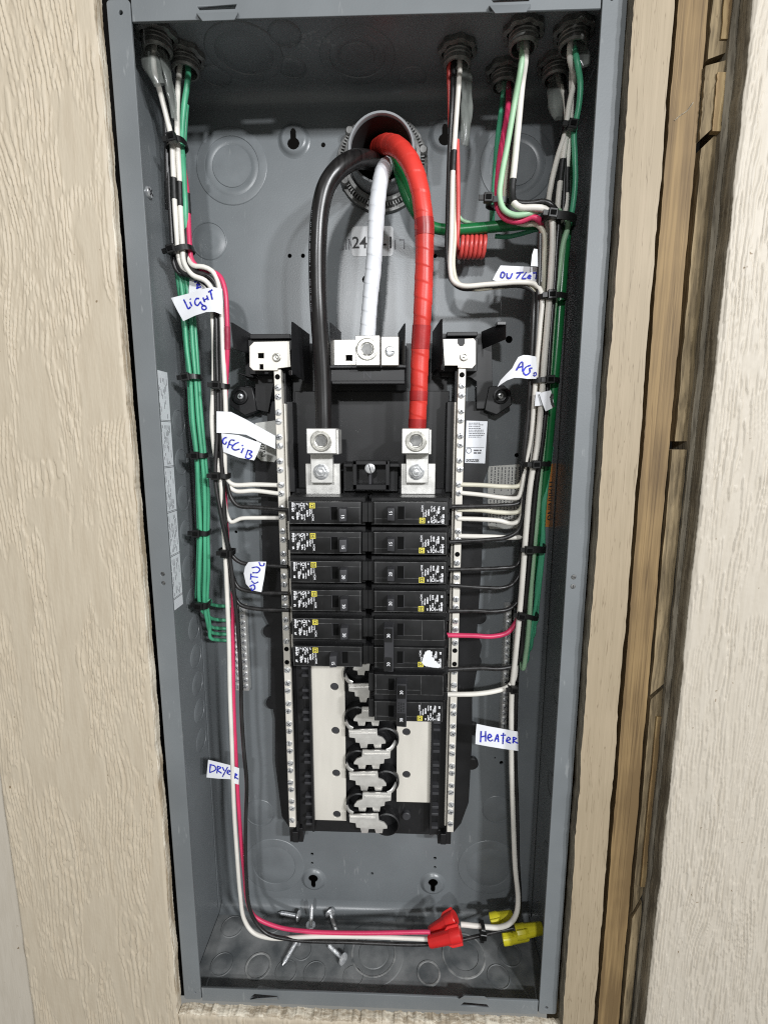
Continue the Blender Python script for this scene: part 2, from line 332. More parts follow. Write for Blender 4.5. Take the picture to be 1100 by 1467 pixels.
# ------------------------------------------------------------------ siding and timbers round the box
def vnoise(x, z, seed):
    r = np.random.default_rng(seed); T = r.random((256, 256))
    xi = np.floor(x).astype(int); zi = np.floor(z).astype(int); fx = x - xi; fz = z - zi
    fx = fx * fx * (3 - 2 * fx); fz = fz * fz * (3 - 2 * fz)
    g = lambda a, b: T[a % 256, b % 256]
    return (g(xi, zi) * (1 - fx) + g(xi + 1, zi) * fx) * (1 - fz) + (g(xi, zi + 1) * (1 - fx) + g(xi + 1, zi + 1) * fx) * fz
def sstep(a, b, t): t = np.clip((t - a) / (b - a), 0, 1); return t * t * (3 - 2 * t)
def relief(X, Z, seed, fine, brl):
    """embossed cedar grain: broken upright ridges between smooth flats"""
    x = X * 1000; z = Z * 1000
    wx = (vnoise(x / 30, z / 90, seed) - .5) * 15 + (vnoise(x / 9, z / 30, seed + 1) - .5) * 2.4 + (vnoise(x / 3, z / 7, seed + 12) - .5) * .7
    per = 2.8 * fine
    u = (x + wx) / per + (vnoise(x / 14, z / 160, seed + 14) - .5) * 2.2
    lane = np.floor(u)
    s = np.sin(2 * PI * u)
    brk = vnoise(lane * 7.31 + 3, z / brl + lane * 5.7, seed + 3)      # each lane is broken up along its length on its own
    brk2 = vnoise((x + wx) / 2.2, z / 7, seed + 4)
    rid = sstep(-.10, .42, s + (brk - .5) * 3.2 + (brk2 - .5) * 1.3)
    mask = vnoise((x + wx * 1.3) / 17, z / 85, seed + 5) * .7 + vnoise((x + wx) / 8, z / 30, seed + 6) * .3
    flat = sstep(.60, .64, mask) if fine >= 1 else sstep(.72, .78, mask)
    fn = vnoise((x + wx) / .9, z / 26, seed + 8) * .10 + vnoise(x / 1.6, z / 1.9, seed + 9) * .09
    amp = .35 + .75 * vnoise(x / 11, z / 45, seed + 10) + .35 * (vnoise(lane * 3.1, z / 18, seed + 15) - .5)
    h = (rid * amp * (1 - flat) + flat * .30)
    return (h + fn) * .00115
def siding(name, x0, x1, z0, z1, d, thick, m, edge, label, seed, fine, step=.00085, rough=(0, 0, 0, 0)):
    step *= .82
    nx = int((x1 - x0) / step) + 1; nz = int((z1 - z0) / (step * 1.5)) + 1
    gx = np.linspace(x0, x1, nx); gz = np.linspace(z0, z1, nz); X, Z = np.meshgrid(gx, gz)
    h = relief(X, Z, seed, fine, 9 if fine >= 1 else 17)
    bx = np.minimum(X - x0, x1 - X); bz = np.minimum(Z - z0, z1 - Z); eb = np.minimum(np.minimum(bx, bz) / .0022, 1)
    Y = -d * .001 - h * eb + (1 - eb) * .0008
    X = X.copy(); Z = Z.copy()
    jl = (vnoise(gz * 60, gz * 0, seed + 20) - .5) * .0012 + (vnoise(gz * 700, gz * 0, seed + 21) - .5) * .0004
    X[:, 0] += jl; X[:, -1] -= jl
    jz = (vnoise(gx * 250, gx * 0, seed + 22) - .5) * .0022 + (vnoise(gx * 1200, gx * 0, seed + 23) - .5) * .0014
    Z[-1, :] += jz
    V = np.stack([X, Y, Z], -1).reshape(-1, 3)
    i = np.arange(nx * nz).reshape(nz, nx)
    F = np.stack([i[:-1, :-1], i[:-1, 1:], i[1:, 1:], i[1:, :-1]], -1).reshape(-1, 4)
    ring = np.concatenate([i[0, :], i[1:, -1], i[-1, -2::-1], i[-2:0:-1, 0]])
    RB = V[ring].copy(); RB[:, 1] = -d * .001 + thick * .001
    RM = V[ring].copy(); RM[:, 1] = -d * .001 + thick * .0005
    RM[:, 0] += (rng.random(len(ring)) - .5) * .0003; RM[:, 2] += (rng.random(len(ring)) - .5) * .0003
    o1 = len(V); nr = len(ring); V = np.vstack([V, RM, RB]); nxt = np.roll(np.arange(nr), -1); a = np.arange(nr)
    S1 = np.stack([ring[a], o1 + a, o1 + nxt, ring[nxt]], -1); S2 = np.stack([o1 + a, o1 + nr + a, o1 + nr + nxt, o1 + nxt], -1)
    me = bpy.data.meshes.new(name); nf0 = len(F); FF = np.vstack([F, S1, S2])
    me.from_pydata(V, [], FF.tolist()); me.materials.append(M[m]); me.materials.append(M[edge])
    me.polygons.foreach_set('material_index', np.r_[np.zeros(nf0, int), np.ones(2 * nr, int)].astype(np.int32))
    me.polygons.foreach_set('use_smooth', [True] * (nf0 + 2 * nr)); me.update()
    return tag(link(name, me), label, 'siding')
siding('siding_panel', -.332, -.1865, -.56, .50, 106, 10.5, 'beige', 'cutedge', 'beige wood-grain siding panel with a pale cut edge along the steel box', 3, 1.0)
siding('siding_panel', -.1855, .1885, -.56, -.4362, 106, 10.5, 'beige', 'cutedge_h', 'narrow beige siding strip under the bottom edge of the steel box', 40, 1.0, step=.0011)
siding('siding_panel', .2600, .40, -.56, .50, 110, 14, 'offwhite', 'greyedge', 'off-white rough-grained siding panel beyond the bare timber', 71, .82)
mb = MB(); mb.box(-.52, -.3335, -.0975, -.085, -.56, .5); tag(mb.build('siding_panel', 'offwhite', bevel=.001), 'smooth pale board in the bottom corner past the beige siding', 'board')
mb = MB(); mb.box(-.7, .7, .13, .142, -.75, .75); o = mb.build('wall', 'cavity'); o['kind'] = 'structure'  # backing sheet coloured near-black in place of the shaded cavity

def strip(name, L, R, d0, d1, m, label=None, y0=-160, y1=1640, cat='board', jag=0.0, wav=0.0, nseg=220, parent=None, ycut=(0, 0), bevel=0):
    """upright timber: its two front edges follow picture lines L and R given at y=0 and y=1467"""
    fl = lambda E, y: E[0] + (E[1] - E[0]) * y / 1467.0
    V = []; n = nseg
    a0 = U(fl(L, y0), y0, d0); a1 = U(fl(L, y1), y1, d0); b0 = U(fl(R, y0 + ycut[0]), y0 + ycut[0], d0); b1 = U(fl(R, y1 + ycut[1]), y1 + ycut[1], d0)
    sd = random.randint(0, 9999); t = np.linspace(0, 1, n + 1)
    j = (vnoise(t * 37, t * 0, sd) - .5) * jag * .001 + (vnoise(t * 190, t * 0, sd + 1) - .5) * jag * .0007
    k = (vnoise(t * 31, t * 0, sd + 2) - .5) * jag * .001 + (vnoise(t * 170, t * 0, sd + 3) - .5) * jag * .0007
    w = (vnoise(t * 6, t * 0, sd + 4) - .5) * wav * .001
    f = []
    for i in range(n + 1):
        l = a0.lerp(a1, t[i]); r = b0.lerp(b1, t[i])
        V += [(l.x + j[i], -d0 * .001 + w[i], l.z), (r.x + k[i], -d0 * .001 + w[i], r.z), (r.x + k[i], -d1 * .001, r.z), (l.x + j[i], -d1 * .001, l.z)]
        if i:
            o = i * 4; p = o - 4
            f += [(p, p + 1, o + 1, o), (p + 1, p + 2, o + 2, o + 1), (p + 2, p + 3, o + 3, o + 2), (p + 3, p, o, o + 3)]
    f += [(0, 1, 2, 3), (n * 4 + 3, n * 4 + 2, n * 4 + 1, n * 4)]
    mi = [0] * len(f)
    ms = m if isinstance(m, tuple) else (m,)
    if len(ms) > 1:
        for i in range(n): mi[i * 4 + 1] = 1; mi[i * 4 + 3] = 1
    s = MB(); s.v = V; s.f = f; s.mi = mi
    o = s.build(name, ms, parent, smooth=30)
    if label: tag(o, label, cat)
    return o
strip('timber_batten', (899, 799), (914, 810), 90, 60, 'yelwood', 'thin yellowish timber strip in the gap beside the right flange', jag=.6)
strip('painted_board', (909, 806), (966, 850), 106, 93, ('painted', 'greyedge'), 'narrow beige painted board with a rough cut edge right of the box', jag=1.2, wav=.8, cat='board')
stud_ = strip('wall_stud', (972, 856), (1015, 886), 92, 10, 'stud', 'bare brown timber stud between the painted board and the weathered blocks', jag=.8, wav=1.2, cat='stud')
s = MB()
for pts in ([(966, 172), (974, 165), (984, 158), (993, 146)],): stroke(s, pts, 92.15, .0006)
s.build('split_crack', 'greyedge', stud_, smooth=0)
cuts = [(-160, 84, 0, 10), (94, 200, 8, 26), (212, 632, 24, 0), (644, 996, 0, 16), (1003, 1308, 16, 26), (1316, 1640, 24, 0)]
blab = ['weathered block at the top of the row beside the off-white siding', 'short weathered block between the notch and the diagonal saw cut',
        'long weathered block below the diagonal saw cut', 'weathered block with dark wavy grain below the square notch',
        'pale grey weathered block above the lowest slanted cut', 'lowest weathered block beside the off-white siding']
for i, (y0, y1, s0, s1) in enumerate(cuts):
    dd = [92.5, 94, 91, 93.5, 92, 94][i]
    o = strip('timber_block', (1021 + [0, -2, 3, -3, 1, 0][i], 891), (1048, 902), dd, 60, 'greywood', blab[i], y0, y1, 'timber block', jag=.7, wav=1.0, nseg=24, ycut=(-s0, -s1))
    yy0, yy1 = y0 + (y1 - y0) * .08, y1 - (y1 - y0) * .12
    if i in (0, 1, 4): strip('split_face', (1038, 899), (1051, 905), dd + 1.4, dd - 3, 'yelwood', None, yy0, yy1, jag=.7, nseg=16, parent=o)
strip('plywood_backing', (1051, 906), (1085, 935), 95.5, 70, 'greyedge', 'thin grey plywood edge tucked behind the off-white siding', jag=.9, cat='plywood')

# ------------------------------------------------------------------ steel box
box = thing('electrical_enclosure', 'tall open grey steel breaker box recessed in the siding', 'breaker box')
FW, TW, BW, TH = .0147, .0133, .0136, .0016
# keyholes and small holes on the back panel
key = [(420.5, 199, 1), (637, 193, 1), (449, 1262, -1), (620, 1268, -1)]
kpos = [(U(x, y, 2), s) for x, y, s in key]
holes = [circ(q.x, q.z, .0138) for q, s in kpos]
pipe = U(547, 226, 12)
holes.append(circ(pipe.x, pipe.z, .0265, 40))
for x, y, r in [(463, 207, .0021), (415, 366, .0020), (434, 366, .0020), (623, 366, .0021), (524, 400, .0036), (447, 1224, .0019), (447, 1237, .0016),
                (623, 1230, .0019), (623, 1243, .0016), (533, 1252, .0017), (338, 762, .0016), (740, 652, .0022), (718, 1093, .0022), (709, 1086, .0010), (729, 486, .0034)]:
    q = U(x, y, 0); holes.append(circ(q.x, q.z, r, 14))
RB = .012
plate('back_panel', [(-HW, -HH + RB), (HW, -HH + RB), (HW, HH - RB), (-HW, HH - RB)], holes, 0, -1.5, 'grey', box)
for (q, s), (x, y, _) in zip(kpos, key):
    dm = plate_mesh('keyhole_dome', circ(q.x, q.z, .0100, 28), [[(q.x + a * .00155, q.z + b * .00155 * s) for a, b in
        [(1.7, 3.5), (1.1, 5.0), (0, 5.5), (-1.1, 5.0), (-1.7, 3.5), (-1.7, .2), (-3.1, -1.0), (-3.7, -2.6), (-3.1, -4.4), (-1.6, -5.6), (0, -6), (1.6, -5.6), (3.1, -4.4), (3.7, -2.6), (3.1, -1.0), (1.7, .2)]]], 3.4, 2.4, 'grey')
    o = link('keyhole_plate', dm, box)
    s_ = MB(); s_.lathe([(.0100, .0034), (.0110, .0031), (.0125, .0018), (.0138, .0005), (.0150, .0001)], (q.x, 0, q.z), n=32, cap=False); s_.build('keyhole_dome', 'grey', o)
def wallprof(s):       # top (s=1) or bottom (s=-1) wall with its rounded bend into the back panel
    pr = [(-DEP, HH)] + [(-RB + RB * math.sin(a), HH - RB + RB * math.cos(a)) for a in np.linspace(0, PI / 2, 8)]
    m = MB(); n = len(pr); V = []
    for X in (-HW + .0005, HW - .0005):
        V += [(X, y, z * s) for y, z in pr] + [(X, y + .0011, (z + .0011) * s) for y, z in pr]
    f = []
    for i in range(n - 1):
        f += [(i, i + 1, 2 * n + i + 1, 2 * n + i), (n + i, 3 * n + i, 3 * n + i + 1, n + i + 1)]
    m.add(V, f); m.mi[0] = m.mi[1] = 1; return m
wallprof(1).build('end_wall', ['grey', 'grey'], box)
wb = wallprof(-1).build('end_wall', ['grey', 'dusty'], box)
for s, nm in ((-1, 'side_wall'), (1, 'side_wall')):
    m = MB(); m.box(s * HW, s * (HW + TH), -DEP, .0015, -HH, HH); wl = m.build(nm, 'grey', box)
    m = MB(); m.box(s * (HW - .0011), s * (HW - .0001), -.012, -.0006, -HH + .010, HH - .010); m.build('seam_lip', 'grey', wl, bevel=.0003)
def q2(pts, d=95): return PX(pts, d)
# flanges, with screw holes and pressed latch slots
hl = lambda x, y, r=.0019: circ(*(lambda q: (q.x, q.z))(U(x, y, 95)), r, 14)
F0, F1 = 96.2, 94.6
sl = [q2([(282, 10), (287, 17), (338, 15), (341, 7)]), q2([(701, 0), (706, 6), (757, 4), (760, -3)])]
plate('side_flange', rrect(-HW - TH, -HW + FW, -HH, HH, .0022), [hl(174.5, 19.7), hl(280.3, 1420, .0012), circ(U(234, 822, 95).x, U(234, 822, 95).z, .0022, 14), circ(U(235, 835, 95).x, U(235, 835, 95).z, .0022, 14)], F0, F1, 'flange', box, .35)
plate('side_flange', rrect(HW - FW, HW + TH, -HH, HH, .0022), [hl(875, -1), hl(782, 1442)], F0, F1, 'flange', box, .35)
xa, xb = -HW + FW + .0016, HW - FW - .0016
ft = plate('end_flange', [(xa, HH - TW), (xb, HH - TW), (xb, HH + .0012), (xa, HH + .0012)], sl, F0, F1, 'flange', box, .3)
sb = [q2([(357, 1429), (365, 1422), (397, 1425), (399, 1431)]), q2([(657, 1440), (664, 1434), (697, 1437), (701, 1442)])]
fb = plate('end_flange', [(xa, -HH - .0012), (xb, -HH - .0012), (xb, -HH + BW), (xa, -HH + BW)], sb, F0, F1, 'flange', box, .3)
for (a, b, c, d_) in (((281, 18), (342, 16), (336, 28), (290, 30)), ((700, 7), (761, 5), (754, 17), (709, 19))):
    p = [U(*q, 99.5) for q in (a, b, c, d_)]; r = [U(*q, 96) for q in (a, b, c, d_)]
    MB().hexa(p, r).build('latch_tab', 'grey', ft, bevel=.0004)
for (a, b, c, d_) in (((358, 1433), (399, 1434), (397, 1429), (368, 1431)), ((657, 1432), (700, 1433), (694, 1428), (665, 1427))):
    p = [U(*q, 98.5) for q in (a, b, c, d_)]; r = [U(*q, 96) for q in (a, b, c, d_)]
    MB().hexa(p, r).build('latch_tab', 'grey', fb, bevel=.0004)
# screws in the flanges and wall
def screw_mesh(name, r, h, m='zinc', slot=True, cross=False, hexr=0):
    s = MB()
    if hexr: s.lathe([(hexr, -.001), (hexr, .0008), (hexr * .93, .0011)], (0, 0, 0), n=18)
    s.lathe([(r, -.0015), (r, h * .55), (r * .93, h * .85), (r * .72, h), (r * .4, h * 1.06)], (0, 0, 0), n=14)
    k = h * 1.06
    if slot:
        s.box(-r * .80, r * .80, -k - .00025, -k + .0004, -r * .09, r * .09, 1)
        if cross: s.box(-r * .09, r * .09, -k - .00022, -k + .0004, -r * .62, r * .62, 1)
    return s.mesh(name, [m, 'slot'], smooth=40)
SCW = screw_mesh('screw', .0031, .0014, cross=True); SCS = screw_mesh('screw', .0021, .0008, 'dzinc')
for x, y in ((821.5, 826.5), (820.5, 840)):
    place('screw', SCS, (*(U(x, y, 96.3).xy), U(x, y, 96.3).z), box, (0, random.uniform(0, 3), 0))
for x, y in ((234, 822), (235, 835)): place('screw', SCS, U(x, y, 94.8), box, (0, random.uniform(0, 3), 0), .9)
q = UX(212, 275, -HW); place('screw', SCW, (-HW + .0005, q.y, q.z), box, (0, .5, PI / 2), 1.4)

# knockouts: concentric pressed rings; each one a part of the wall it is punched in
def knock(q, ax, rs, m, parent, h=.0007, dust=None):
    s = MB(); prof = []
    R0 = rs[0]; prof += [(R0 + .0009, .00005), (R0 + .0004, h * .9), (R0 - .0001, h)]
    for i, r in enumerate(rs[1:]):
        up = h if i % 2 else h * .45
        prof += [(r + .0011, h if i % 2 == 0 else h * .45), (r + .0007, .0001), (r + .0002, .0001), (r - .0003, h * .45 if i % 2 == 0 else h)]
    last = prof[-1][1]; prof += [(rs[-1] * .5, last), (.0002, last)]
    s.lathe(prof, q, ax, n=44, cap=False)
    s.f.append(tuple(range((len(prof) - 1) * 44, len(prof) * 44))); s.mi.append(0)
    o = s.build('knockout', m, parent, smooth=50)
    if dust:
        d = MB(); d.lathe([(dust + .0013, .0001), (dust + .0008, h * 1.25), (dust - .0005, h * 1.3), (dust - .0011, h * .6)], q, ax, n=40, cap=False)
        d.build('dusty_rim', 'dustring', o)
    return o
B_ = (0, -1, 0)
for x, y, rs in [(332, 238, (.0325, .0245, .0180)), (740, 235, (.0325, .0245, .0180)), (300, 345, (.0162, .0150)), (393, 1240, (.0345, .0240)), (700, 1243, (.0345, .0240)),
                 (372, 1165, (.0165, .0152)), (712, 1160, (.0165, .0152))]:
    knock(U(x, y, 0), B_, rs, 'knock', box)
for x, y, rs, du in [(333, 1328, (.0118, .0108), 0), (390, 1322, (.0118, .0108), 0), (318, 1382, (.0112, .0102), 0), (370, 1385, (.0125, .0108), .0125), (410, 1392, (.0108, .0098), 0), (451, 1395, (.0112, .0102), 0),
                     (433, 1362, (.0098, .009), 0), (535, 1366, (.0320, .0235, .016), .0235), (614, 1395, (.0118, .0106), .0112), (664, 1369, (.0225, .0148), .0222), (730, 1368, (.0120, .011), 0), (714, 1400, (.0112, .0102), 0),
                     (580, 1322, (.0098, .009), 0), (506, 1399, (.0098, .009), 0)]:
    if UZ(x, y, -HH).y > -.02: pass
    knock(UZ(x, y, -HH), (0, 0, 1), rs, 'dusty', box, dust=du or None)
for x, y, rs in [(350, 75, (.030, .022)), (512, 80, (.030, .022, .014)), (418, 96, (.0115, .0105)), (408, 48, (.012, .011)), (310, 108, (.012, .011)), (590, 110, (.0115, .0105))]:
    knock(UZ(x, y, HH), (0, 0, -1), rs, 'knock', box)
for y in (606, 661, 714, 765, 818, 870, 915, 960, 1005, 1050, 1100):
    q = UX(240, y, -HW); knock(Vector((-HW, -.031 + .004 * (y > 860), UX(262, y, -HW).z)), (1, 0, 0), (.0118, .0108), 'knock', box)
for z in (.30, .10, -.02, -.12, -.22, -.30): knock(Vector((HW, -.05, z)), (-1, 0, 0), (.0118, .0108), 'knock', box)

# stickers of the box
def blocks(s, x0, x1, z0, z1, rows, d, vertical=False, fill=.8, lead=.5, gapp=.25):
    """rows of tiny print between the bounds; d mm in front of the back panel"""
    Y = -d * .001
    if not vertical:
        rh = (z1 - z0) / rows
        for r in range(rows):
            z = z1 - (r + .5) * rh; x = x0; end = x0 + (x1 - x0) * random.uniform(fill * .7, 1)
            while x < end:
                w = random.uniform(.8, 3.2) * rh * lead; s.box(x, min(x + w, end), Y, Y + .0001, z - rh * lead * .5, z + rh * lead * .5); x += w + rh * gapp
    else:
        rw = (x1 - x0) / rows
        for r in range(rows):
            x = x0 + (r + .5) * rw; z = z1; end = z1 - (z1 - z0) * random.uniform(fill * .7, 1)
            while z > end:
                w = random.uniform(.8, 3.2) * rw * lead; s.box(x - rw * lead * .5, x + rw * lead * .5, Y, Y + .0001, z, max(z - w, end)); z -= w + rw * gapp
    return s
x0, x1, z0, z1 = pxbox(504, 324, 563, 367, 0)
st = plate('number_sticker', rrect(x0, x1, z0, z1, .003), [], .5, .05, 'nsticker', box)
for tx, px in (('24', 515), ('-1', 556)):
    me = text_mesh('sticker_number', tx, .0145, 'bink'); q = U(px, 348, .6); me.transform(Matrix.Translation(q) @ Matrix.Rotation(PI / 2, 4, 'X')); link('sticker_number', me, st)
stamp = MB()
for pts in ([(486, 357), (492, 357), (492, 352)], [(496, 342), (496, 357)], [(500, 357), (500, 342), (505, 357), (505, 345)], [(566, 343), (566, 357)], [(572, 343), (579, 343), (579, 356)]):
    for a, b in zip(pts[:-1], pts[1:]): stroke(stamp, [a, b], .15, .0011)
stamp.build('stamped_lettering', 'gink', box, smooth=0)
# long instruction sticker on the left wall
def onleft(x, y): return UX(x, y, -HW + .0004)
zt, zb_ = onleft(230, 531).z, onleft(256, 870).z; yf, yb = -.0700, -.0478
s = MB(); s.box(-HW + .0001, -HW + .0005, yf, yb, zb_, zt); sk = s.build('instruction_sticker', 'sticker', box)
s = MB(); sec = np.linspace(zt - .003, zb_ + .010, 6)
for a, b in zip(sec[:-1], sec[1:]):
    for r in range(9):
        yy = yf + .002 + r * .0021; z = a - .003
        while z > b + .004:
            w = random.uniform(.002, .007)
            if random.random() < .5: s.box(-HW + .0005, -HW + .00065, yy, yy + .0005, max(z - w, b + .003), z)
            z -= w + .0012
    s.box(-HW + .0005, -HW + .00065, yf, yb, b, b + .0005); s.box(-HW + .0005, -HW + .00065, yf, yb, b + .0012, b + .0016)
s.build('sticker_print', 'gink', sk, smooth=0)
# grey warning sticker and orange sticker on the back panel
g = PX([(699, 668), (744, 665), (744, 752), (740, 757), (702, 758), (699, 754)], .4)
gs = plate('warning_sticker', g, [], .45, .05, 'gsticker', box)
s = MB(); xs = [p[0] for p in g]; zs = [p[1] for p in g]
blocks(s, min(xs) + .002, max(xs) - .001, .5 * (min(zs) + max(zs)) + .001, max(zs) - .003, 9, .55, True, .95, .32)
blocks(s, min(xs) + .002, max(xs) - .001, min(zs) + .003, .5 * (min(zs) + max(zs)) - .003, 9, .55, True, .95, .32); s.build('sticker_print', 'gink', gs, smooth=0)
x0, x1, z0, z1 = pxbox(779, 664, 794, 755, .4)
og = plate('orange_sticker', rrect(x0, x1, z0, z1, .002), [], .45, .05, 'osticker', box)
me = text_mesh('sticker_word', 'WARNING', .0085, 'bink'); q = U(789, 717, .6); me.transform(Matrix.Translation(q) @ Matrix.Rotation(PI / 2, 4, 'X') @ Matrix.Rotation(-PI / 2, 4, 'Z')); link('sticker_word', me, og)

# ------------------------------------------------------------------ conduit fitting for the service cables
cf = thing('conduit_fitting', 'round grey conduit fitting with toothed locknut in the back of the box', 'conduit fitting', (pipe.x, 0, pipe.z))
s = MB(); pr = [(.0262, -.10), (.0262, .0265), (.0268, .0280), (.0285, .0280), (.0293, .0265), (.0293, .0)]
s.lathe(pr, (pipe.x, 0, pipe.z), n=48, cap=False); s.build('pipe_bushing', 'pvc', cf)
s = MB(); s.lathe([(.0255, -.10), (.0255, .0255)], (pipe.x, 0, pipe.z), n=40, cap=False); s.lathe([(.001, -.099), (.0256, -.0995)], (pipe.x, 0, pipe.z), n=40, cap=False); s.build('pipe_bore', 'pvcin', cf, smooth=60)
s = MB(); s.lathe([(.0305, .0092), (.0315, .0105), (.0345, .0105), (.0352, .0095), (.0352, .0004)], (pipe.x, 0, pipe.z), n=48, cap=False)
ln = s.build('locknut', 'dzinc', cf)
s = MB()
for k in range(88):
    a = 2 * PI * k / 88; c, n_ = math.cos(a), math.sin(a); t = .00062; r0, r1 = .0350, .0382
    P = [(r0, -t), (r1, -t * .9), (r1, t * .9), (r0, t)]
    s.add([(pipe.x + c * r - n_ * w, -y, pipe.z + n_ * r + c * w) for y in (.0088, .0006) for r, w in P], [(0, 1, 2, 3), (7, 6, 5, 4), (0, 4, 5, 1), (1, 5, 6, 2), (2, 6, 7, 3), (3, 7, 4, 0)])
s.build('knurled_teeth', 'dzinc', ln, smooth=0)
s = MB(); s.lathe([(.0350, .0052), (.0410, .0045), (.0415, .003), (.0415, .0001)], (pipe.x, 0, pipe.z), n=56, cap=False); s.build('collar_ring', 'dzinc', cf)
for a in (2.45, 3.6, .2):
    s = MB(); c, n_ = math.cos(a), math.sin(a); s.lathe([(.0042, .004), (.0042, .0095), (.003, .011)], (pipe.x + c * .0375, 0, pipe.z + n_ * .0375), n=12); s.build('clamp_screw', 'dzinc', ln)

# ------------------------------------------------------------------ panel interior: moulded base, buses, neutral bars, lugs
pi_ = thing('panel_interior', 'black moulded panel interior with tin-plated bars down the middle of the box', 'panel interior', (0, 0, -.29))
def bx(name, x0, y0, x1, y1, d0, d1, m, parent=None, bevel=.0005, **k):      # picture rectangle at front depth d0
    a, b, c, e = pxbox(x0, y0, x1, y1, d0); s = MB(); s.box(a, b, -d0 * .001, -d1 * .001, c, e); return s.build(name, m, parent or pi_, bevel=bevel, **k)
def poly(name, pts, d0, d1, m, parent=None, holes=(), bev=.2): return plate(name, PX(pts, d0), [PX(h, d0) for h in holes], d0, d1, m, parent or pi_, bev)
base = poly('moulded_base', [(383, 575), (420, 575), (420, 492), (476, 492), (476, 500), (582, 500), (582, 492), (640, 492), (640, 575), (698, 575), (700, 640), (700, 668), (692, 690), (690, 800), (683, 905), (690, 925), (683, 960), (676, 1000),
     (676, 1060), (671, 1150), (660, 1180), (650, 1192), (418, 1190), (404, 1170), (394, 1090), (394, 1030), (388, 1000), (388, 900), (378, 880), (374, 700), (366, 690), (366, 640), (383, 630)], 9, 3, 'black')
bx('base_step', 424, 560, 642, 712, 13, 8, 'black', base)
for X in (412, 648): bx('side_rail', X - 9, 575, X + 9, 705, 30, 8, 'black', base)
# dark lower deck on which the bus bars sit
dk = bx('bus_deck', 425, 700, 640, 1194, 24, 8, 'black')
for x0, x1 in ((396, 426), (618, 664)):
    pass
# upper holders
def fin(name, a, b, d0, d1, th, parent):       # thin upright fin from picture point a to b (front edge), running back to d1
    p, q = U(*a, d0), U(*b, d0); s = MB(); t = th * .0005
    s.hexa([(p.x - t, p.y, p.z), (p.x + t, p.y, p.z), (q.x + t, q.y, q.z), (q.x - t, q.y, q.z)], [(p.x - t, -d1 * .001, p.z), (p.x + t, -d1 * .001, p.z), (q.x + t, -d1 * .001, q.z), (q.x - t, -d1 * .001, q.z)])
    return s.build(name, 'black', parent, bevel=.0003)
lh = poly('bar_holder', [(352, 496), (438, 496), (438, 540), (404, 540), (392, 548), (384, 590), (366, 586), (366, 548), (352, 540)], 14, 5, 'black')
bx('holder_shelf', 356, 486, 420, 536, 26, 10, 'black', lh)
s = MB(); p = [U(417, 460, 52), U(417, 533, 52), U(441, 551, 26), U(441, 478, 26)]; r = [v + Vector((.0016, .002, 0)) for v in p]; s.hexa(p, r); s.build('holder_fin', 'black', lh, bevel=.0003)
s = MB(); p = [U(418, 530, 53), U(418, 537, 53), U(436, 537, 20), U(436, 530, 20)]; r = [v + Vector((-.003, .002, 0)) for v in p]; s.hexa(p, r); s.build('fin_foot', 'black', lh, bevel=.0003)
s = MB(); p = [U(330, 461, 48), U(334, 500, 48), U(360, 508, 18), U(358, 478, 18)]; r = [v + Vector((.0016, .002, 0)) for v in p]; s.hexa(p, r); s.build('wire_guide', 'black', lh, bevel=.0003)
bx('holder_ledge', 358, 478, 416, 485, 30, 16, 'black', lh)
fin('holder_rib', (341, 534), (360, 540), 30, 8, 4, lh)
rh = poly('bar_holder', [(632, 478), (690, 478), (704, 492), (706, 585), (683, 585), (683, 546), (674, 540), (632, 540)], 14, 5, 'black')
bx('holder_shelf', 632, 484, 684, 532, 26, 10, 'black', rh)
s = MB(); p = [U(634, 456, 52), U(634, 524, 52), U(620, 534, 26), U(622, 474, 26)]; r = [v + Vector((-.0016, .002, 0)) for v in p]; s.hexa(p, r); s.build('holder_fin', 'black', rh, bevel=.0003)
s = MB(); p = [U(632, 522, 53), U(632, 530, 53), U(620, 537, 24), U(620, 528, 24)]; r = [v + Vector((.003, .002, 0)) for v in p]; s.hexa(p, r); s.build('fin_foot', 'black', rh, bevel=.0003)
s = MB(); p = [U(725, 460, 45), U(725, 486, 45), U(692, 500, 14), U(692, 474, 18)]; r = [v + Vector((-.0016, .002, 0)) for v in p]; s.hexa(p, r); s.build('wire_guide', 'black', rh, bevel=.0003)
s = MB(); p = [U(712, 460, 46), U(712, 465, 46), U(725, 465, 45), U(725, 460, 45)]; r = [v + Vector((0, .012, 0)) for v in p]; s.hexa(p, r); s.build('guide_lip', 'black', rh, bevel=.0003)
bx('holder_ledge', 640, 475, 684, 481, 30, 16, 'black', rh)
# mounting ears with screw sockets
for x, y, sg in ((347, 568, -1), (715, 567, 1)):
    ear = poly('mounting_ear', [(x + sg * 17, y + 12), (x + sg * 15, y - 6), (x + sg * 6, y - 14), (x - sg * 14, y - 12), (x - sg * 20, y + 20), (x - sg * 4, y + 26)], 16, 2, 'black', bev=.8)
    q = U(x + sg * 2, y, 16); s = MB(); s.lathe([(.0075, 0), (.0072, .003), (.0058, .0034), (.0050, .0012), (.0015, .0008)], q, n=20); s.build('socket', 'black', ear)
    place('screw', SCW, q + Vector((0, -.0012, 0)), ear, (0, random.uniform(0, 3), 0), .9)
for x, y in ((424, 1195), (636, 1198)):
    ft_ = bx('base_foot', x - 9, y - 8, x + 10, y + 12, 26, 4, 'black'); bx('foot_clip', x - 5, y - 2, x + 3, y + 13, 32, 24, 'black', ft_)
for x, y, r in ((378, 1150, .006), (664, 1160, .007)):
    pass
# scalloped lugs along the rails
for x, y in ((384, 770), (386, 905), (390, 1008), (687, 885), (680, 948), (677, 1045), (676, 1095)):
    s = MB(); q = U(x, y, 8); s.lathe([(.007, -.004), (.007, .0), (.006, .001)], q, n=18); s.build('rail_lug', 'black', base)
